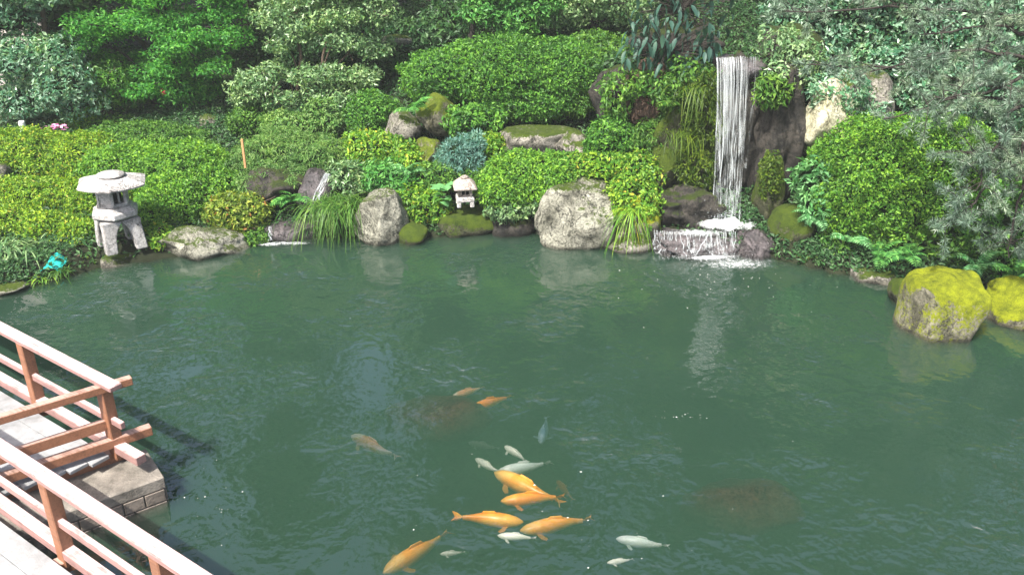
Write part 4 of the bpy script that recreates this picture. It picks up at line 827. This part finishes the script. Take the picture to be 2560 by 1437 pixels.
tuft('grass_tuft', 'hanging grass strands halfway down the mossy cliff', 1715, 330, 12.75, 90, .30, .012, L_MOSS, 7, droop=1.5, spread=.16, front=.5, lift=.4)
g = random.Random(5)
c = at(1110, 505, Y=12.7); broadleaf('butterbur', 'pale broad leaved plant left of the small lantern', c, [(g.uniform(-.16, .1), g.uniform(-.1, .12), g.uniform(.04, .26)) for k in range(9)], .2, 'round', L_MINT, 4, .35)
c = at(1665, 140, Y=13.3); broadleaf('loquat', 'dark bluish plant with long hanging leaves above the cliff left of the waterfall lip', c, [(g.uniform(-.62, .72), g.uniform(-.3, .2), g.uniform(-.1, .55)) for k in range(170)], .20, 'oval', L_BIG, 5, .95)
c = at(1700, 30, Y=14.2); broadleaf('loquat', 'upper dark bluish plant with long leaves high above the cliff', c, [(g.uniform(-.75, .8), g.uniform(-.3, .3), g.uniform(-.35, .7)) for k in range(150)], .20, 'oval', L_BIG, 6, .8)

# ---------------------------------------------------------------- trees behind
def tb(px, py, Y, wpx, hpx, dep): return px_blob(px, py, Y, wpx, hpx, dep)
clump_tree('camellia', 'pale glossy leaved camellia at the far left behind the hedge', [at(262, 316, Y=16.2), at(215, 250, Y=16.2), at(120, 120, Y=16.3), at(90, -60, Y=16.4)], (.07, .04),
    [tb(60, 250, 16, 75, 52, .6), (*at(170, 225, Y=15.9), .62, .6, .42), tb(60, 150, 16.1, 85, 62, .7), tb(150, 140, 16, 60, 52, .6), tb(20, 40, 16.3, 70, 52, .6), tb(60, -60, 16.5, 130, 70, .9)], L_PALE, .085, 1.5, 201, bump=.15, aspect=.45)
clump_tree('camellia', 'low dark green camellia with many bare stems at its foot, left of the maple', [at(268, 312, Y=16.3), at(250, 260, Y=16.3), at(240, 200, Y=16.3)], (.05, .03),
    [tb(260, 195, 16.3, 75, 42, .5), tb(225, 235, 16.2, 60, 34, .5), tb(310, 230, 16.5, 48, 34, .4)], L_CLIP, .075, 1.6, 202, bump=.15)
t = [o for o in bpy.data.objects if o.get('label', '').startswith('low dark green camellia')][0]
for k in range(9):
    a = at(262 + k * 3, 314, Y=16.25); b = at(195 + k * 10, 232 + (k % 3) * 10, Y=16.2); u = np.linspace(0, 1, 6)[:, None]; G = Geo()
    G.add(*tube(np.array(a) + (np.array(b) - np.array(a)) * u + np.array((0, 0, .06)) * np.sin(u * 3.1), np.linspace(.016, .008, 6), 5)); o = G.obj('stem', BARK, t); o.location = -t.location
gm = random.Random(12); pads = []
for k in range(46):
    yy = gm.uniform(-50, 240); half = 190 if yy > -20 else 230; xx = 400 + gm.uniform(-1, 1) * half * (1 - max(0, yy - 120) / 330); pads.append((xx, yy, gm.uniform(38, 78), gm.uniform(12, 26)))
clump_tree('maple', 'green maple with flat layered foliage and a single dark trunk', [at(395, 322, Y=17), at(393, 250, Y=17), at(392, 160, Y=17), at(410, 60, Y=17), at(420, -60, Y=17.1)], (.10, .05),
    [tb(x, y, 16.9 + ((i * 37) % 11 - 5) * .13, wv, hh, .5) for i, (x, y, wv, hh) in enumerate(pads)], L_MAPLE, .065, .9, 203, bark=BARKD, core=False, bump=.3, depth=.8, up=.7, back=.7)
clump_tree('slender_tree', 'pale leaved tree with thin bare stems behind the weeping bush', [at(745, 330, Y=15.9), at(742, 240, Y=15.9), at(752, 130, Y=15.9), at(730, 20, Y=16), at(740, -80, Y=16)], (.035, .02),
    [tb(690, 35, 16, 55, 30, .4), tb(740, 75, 15.9, 50, 26, .4), tb(695, 110, 15.8, 38, 22, .3), tb(810, 50, 15.9, 60, 26, .4), tb(640, 205, 15.7, 58, 30, .35), tb(610, 240, 15.7, 34, 20, .3), tb(690, 175, 15.8, 36, 22, .3), tb(800, -20, 16, 90, 40, .5), tb(770, 190, 15.7, 40, 24, .3), tb(715, 255, 15.6, 50, 24, .3)], L_OLIVE, .07, 1.5, 204, core=False, bump=.22, depth=.6)
clump_tree('slender_tree', 'second thin stemmed pale tree, between the first and the big clipped bush', [at(812, 330, Y=15.7), at(808, 230, Y=15.7), at(806, 130, Y=15.8), at(850, 40, Y=15.9), at(860, -60, Y=16)], (.03, .018),
    [tb(880, 40, 15.9, 60, 30, .4), tb(950, 25, 16, 50, 32, .4), tb(860, 100, 15.8, 55, 24, .35), tb(930, 115, 16, 55, 26, .35), tb(830, 190, 15.6, 46, 26, .3), tb(850, 250, 15.5, 56, 26, .35), tb(800, 240, 15.6, 40, 20, .3), tb(905, 190, 15.7, 44, 26, .3), tb(900, -40, 16, 90, 36, .5)], L_OLIVE, .065, 1.5, 205, core=False, bump=.22, depth=.6)
clump_tree('camellia', 'green camellia with a dark trunk rising behind the biggest clipped bush', [at(1180, 150, Y=17.2), at(1180, 60, Y=17.2), at(1210, -20, Y=17.2), at(1220, -120, Y=17.3)], (.06, .04),
    [tb(1210, 20, 17, 60, 34, .5), tb(1290, 40, 17, 62, 40, .5), tb(1340, 10, 17.1, 62, 36, .5), tb(1300, 75, 16.9, 50, 24, .4), tb(1260, -50, 17.2, 120, 50, .7)], L_FERN, .09, 1.5, 206, bark=BARKD, bump=.16)
clump_tree('dark_evergreen', 'dark olive evergreen right of the green camellia, above the darker clipped bush', [at(1490, 130, Y=17.8), at(1480, 40, Y=17.8), at(1470, -100, Y=17.9)], (.07, .04),
    [tb(1430, 25, 17.6, 62, 34, .5), tb(1520, 20, 17.7, 70, 36, .5), tb(1480, -40, 17.8, 130, 50, .7), tb(1590, 10, 17.7, 50, 40, .5)], L_OLIVE, .08, 1.3, 207, bark=BARKD, core=False, depth=.6, bump=.2)
clump_tree('dark_evergreen', 'dark evergreen above the cliff behind the pine boughs', [at(2050, 180, Y=15), at(2050, 60, Y=15.1), at(2080, -80, Y=15.2)], (.08, .05),
    [tb(1990, 30, 14.9, 80, 46, .5), tb(2100, 60, 14.8, 90, 60, .6), tb(2040, 140, 14.5, 70, 44, .5), tb(2220, 40, 14.8, 100, 70, .7), tb(2200, 160, 14.3, 100, 60, .6), tb(2350, 80, 14.6, 110, 80, .7), tb(2480, 60, 14.5, 110, 90, .8), tb(2330, 230, 13.8, 90, 60, .6), tb(2460, 250, 13.6, 110, 90, .7), tb(2200, -60, 15, 250, 70, 1)], L_PALE, .08, 1.2, 208, bump=.18, bark=BARKD)
# evergreen wood climbing the hill, its crowns mostly above the picture and mirrored in the pond
wood = [(-13.5, 19, 7, 2.3), (-10.9, 20.5, 8.5, 2.0), (-9.2, 18.6, 3.8, 1.3), (-5.6, 19.6, 8.8, 1.6), (-3.6, 18.9, 4.0, 1.2), (-1.7, 20.0, 8.6, 1.6), (.5, 19, 7.5, 1.5), (2.4, 19, 4.6, 1.1), (4.4, 19, 8, 1.7), (6.8, 18, 7.8, 1.8), (9.2, 17.4, 7.8, 1.8), (11.3, 16.5, 4, 1.2), (13.6, 15.5, 7.5, 2.0),
        (-13.4, 24, 12, 2.5), (-7, 24, 12, 2.0), (-2, 24.5, 12, 2.1), (1.0, 24, 11.5, 1.6), (5.9, 24, 12, 2.2), (10.3, 23, 12, 2.1)]
for i, (x, y, hh, r) in enumerate(wood):
    hh *= 1.1 if hh > 5 else 1; r *= 1.2 if hh > 5 else 1
    z0 = gz(x, y); g2 = np.random.default_rng(300 + i); bl = []
    for k in range(14):
        a = g2.uniform(0, 6.28); q = g2.uniform(.15, .8) * r; zz = z0 + hh * g2.uniform(.28, .95); rr = r * g2.uniform(.34, .56); fwd = g2.uniform(0, 3.2) if i < 13 and hh > 5 and zz > z0 + hh * .5 else 0  # tall front crowns lean forward above view, shaped to shade the planting behind
        bl.append((x + math.cos(a) * q, y + math.sin(a) * q - fwd, zz, rr, rr, rr * .62))
    bl.append((x, y, z0 + hh * .3, r * .8, r * .7, hh * .13))
    clump_tree('evergreen_tree', 'tall dark evergreen tree of the wood on the slope behind the garden', [(x, y, z0 - .2), (x + .1, y, z0 + hh * .5), (x, y + .1, z0 + hh * .95)], (.16, .05), bl, L_DARK, .17, .85, 300 + i, bark=BARKD, group='evergreen trees on the slope behind the garden', bump=.2, bf=4, depth=.3, back=.2)

# pine whose boughs reach in from the right
def pine():
    base = Vector((7.3, 9.9, gz(7.3, 9.9))); t = thing('pine_tree', 'grey green pine leaning in over the right bank, its thin boughs above the huge azalea', 'pine', base); g = np.random.default_rng(401)
    tr = np.array([(7.3, 9.9, base.z - .1), (7.15, 10, 1.6), (7.3, 10.1, 2.8), (7.0, 10.2, 4.2), (7.1, 10.3, 5.6)]); u = np.linspace(0, 1, 16); ui = np.linspace(0, 1, 5)
    TP = np.stack([np.interp(u, ui, tr[:, k]) for k in range(3)], -1); G = Geo(); G.add(*tube(TP, np.linspace(.14, .05, 16), 9)); o = G.obj('trunk', BARK, t); o.location = -base
    boughs = [((2560, 235), (2300, 175), (2020, 160), 10.4), ((2560, 40), (2300, 20), (1960, 30), 10.6), ((2570, 140), (2400, 120), (2180, 180), 10.2), ((2570, 250), (2400, 240), (2210, 300), 10.0),
              ((2530, 250), (2495, 350), (2440, 480), 9.7), ((2570, 330), (2540, 420), (2400, 380), 9.8), ((2570, 420), (2540, 520), (2520, 640), 9.9), ((2570, 90), (2500, 60), (2300, 90), 10.3), ((2520, 380), (2440, 500), (2340, 585), 9.8), ((2560, -40), (2350, -60), (2050, -50), 10.6), ((2570, 180), (2480, 230), (2330, 250), 9.9)]
    tips = []
    for a, b, c_, Y in boughs:
        s = TP[np.argmin(np.abs(TP[:, 2] - at(a[0], a[1], Y=Y).z))]; pts = np.array([s, at(a[0], a[1], Y=Y), at(b[0], b[1], Y=Y), at(c_[0], c_[1], Y=Y)])
        uu = np.linspace(0, 1, 14); P = np.stack([np.interp(uu, [0, .2, .6, 1], pts[:, k]) for k in range(3)], -1); P[1:-1] = (P[:-2] + P[1:-1] + P[2:]) / 3; P[1:] += g.normal(size=(13, 3)) * .015
        G = Geo(); G.add(*tube(P, np.linspace(.028, .007, 14), 6))
        for k in range(30):
            j = g.uniform(.12, 1.0); p = np.array([np.interp(j, uu, P[:, q]) for q in range(3)]); d = g.normal(size=3) * (1, .8, .65); d /= np.linalg.norm(d); l = g.uniform(.15, .5)
            p2 = p + d * l; Q = p + (p2 - p) * np.linspace(0, 1, 5)[:, None] + np.array((0, 0, .05)) * np.sin(np.linspace(0, 3.1, 5))[:, None]; G.add(*tube(Q, np.linspace(.006, .003, 5), 4))
            for f in (.45, .7, .88, 1.0): tips.append((Q[0] + (Q[-1] - Q[0]) * f, d))
        o = G.obj('bough', BARKD, t); o.location = -base
    T = np.array([q[0] for q in tips]); D = np.array([q[1] for q in tips]); n = 38
    P = np.repeat(T, n, 0); dd = unit(np.repeat(D, n, 0) * .7 + g.normal(size=(len(P), 3)) * .75 + np.array((0, 0, .25))); N = unit(g.normal(size=dd.shape)); l = g.uniform(.06, .115, len(P))
    G = Geo(); V, Q = leaf_quads(P, dd, N, l, np.full(len(P), .0055), 0); G.add(V, Q); o = G.obj('needles', L_PINE, t, smooth=False); o.location = -base
pine()

# ---------------------------------------------------------------- small things
bm = beam_bm((0, 0, 0), (0, 0, .46), .035, .035, .004)
o = bm_obj('wooden_stake', bm, plain('raw stake timber', (.46, .26, .12), .8, .3, 12)); o.location = at(614, 420, Y=13.35); tag(o, 'thin orange brown wooden stake at the left of the weeping bush', 'stake')
bm = loft_bm([(.055, 0), (.055, .28), (.045, .30)], 14, bev=.004)
o = bm_obj('marker_post', bm, plain('white painted post', (.72, .74, .72), .6, .1), smooth=False); o.location = at(63, 345, Y=15.2); tag(o, 'short white marker post at the far left behind the hedge', 'post')
def flowers(label, px, py, Y, n, spread, col, seed, r=.035):
    g = np.random.default_rng(seed); c = at(px, py, Y=Y); t = thing('flower_cluster', label, 'flower', c); G = Geo()
    for j in range(5):
        a = j * 1.2566; D = np.array([[math.cos(a), math.sin(a), .5]]); G.add(*leaf_quads(np.zeros((1, 3)), unit(D), np.array([[0, 0, 1.]]), np.array([r * 1.3]), np.array([r]), .2))
    o = G.obj('flower', plain(label + ' petal', col, .6, .2), t, smooth=False)
    for k in range(n):
        f = o if k == 0 else link(o.copy(), t); f.location = g.normal(size=3) * (spread, spread * .5, .03); f.rotation_euler = (g.uniform(-.2, .9), g.uniform(-.5, .5), g.uniform(0, 6))
flowers('pink flower cluster on top of the upper left hedge', 150, 318, 15.0, 26, .10, (.85, .35, .60), 1)
flowers('red and white flower beside the maple trunk', 410, 235, 16.4, 7, .05, (.85, .10, .16), 2)
def net():
    g = np.random.default_rng(9); n = 46; u, v = np.meshgrid(np.linspace(-.5, .5, n), np.linspace(-.5, .5, n)); P = np.stack([u.ravel() * .62, v.ravel() * .50, 0 * u.ravel()], -1)
    P[:, 2] = .10 + .13 * np.exp(-((P[:, 0] - .16) / .14) ** 2 - (P[:, 1] / .2) ** 2) + .035 * sines(P, 17, 4) + .02 * sines(P, 38, 6); P[:, 0] += .025 * sines(P, 14, 8); P[:, 1] += .025 * sines(P, 15, 9)
    P[:, 2] = np.maximum(P[:, 2], .015)
    G = Geo()
    P = P.reshape(n, n, 3)
    for k in range(n): G.add(*tube(P[k], np.full(n, .0035), 3)); G.add(*tube(P[:, k], np.full(n, .0035), 3))
    m, nn, out = new_mat('teal net cord'); b = nd(nn, 'ShaderNodeBsdfPrincipled', i_Roughness=.5); b.inputs['Base Color'].default_value = (.008, .42, .38, 1); nn.links.new(b.outputs[0], out.inputs[0])
    o = G.obj('net', m); o.location = at(112, 680, Y=11.25); o.rotation_euler.z = .15; tag(o, 'crumpled teal fishing net lying on the bank beneath the lowest hedge', 'net')
net()
# pale outbuilding glimpsed through the trees at the upper left
c = at(48, 60, Y=18.3); bd = thing('outbuilding', 'pale plastered building glimpsed between the leaves at the far end of the hedge', 'building', (c.x, c.y, gz(c.x, c.y)))
PLA = plain('pale pink plaster', (.62, .55, .53), .9, .08, 3); RFM = plain('grey roof tile', (.14, .15, .16), .7, .3, 6)
bm_obj('wall', beam_bm((-.9, 0, 1.5), (.9, 0, 1.5), 1.6, 3.6, .01), PLA, bd)
bm = bmesh.new(); vs = [bm.verts.new(p) for p in ((-1.2, -1.1, 3.25), (1.2, -1.1, 3.25), (1.2, 1.1, 3.25), (-1.2, 1.1, 3.25), (-1.2, 0, 4.0), (1.2, 0, 4.0))]
for f in ((0, 1, 5, 4), (2, 3, 4, 5), (1, 2, 5), (3, 0, 4), (3, 2, 1, 0)): bm.faces.new([vs[k] for k in f])
bm_obj('roof', bm, RFM, bd)
wd = bm_obj('window', beam_bm((-.1, -.815, 1.9), (.6, -.815, 1.9), .04, 1.0, .004), plain('window frame', (.3, .28, .26), .6), bd)
bm_obj('pane', beam_bm((-.04, -.84, 1.9), (.54, -.84, 1.9), .01, .88, 0), plain('window glass', (.06, .08, .09), .1, .1), wd)

# thin haze added over the pond to lift the dark shadows, closed box round everything
HZ = 0.0013
if HZ:
    m, n, out = new_mat('shadow lifting haze'); v = nd(n, 'ShaderNodeVolumePrincipled'); v.inputs['Color'].default_value = (.90, .97, .96, 1); v.inputs['Density'].default_value = HZ; n.links.new(v.outputs[0], out.inputs[1])
    bm = bmesh.new(); bmesh.ops.create_cube(bm, size=1); bmesh.ops.transform(bm, matrix=Matrix.Translation((0, 19, 7)) @ Matrix.Diagonal((60, 60, 18, 1)), verts=bm.verts)
    tag(bm_obj('haze', bm, m), 'thin pale haze added over the pond and garden to lift the shadows', 'haze', kind='stuff')
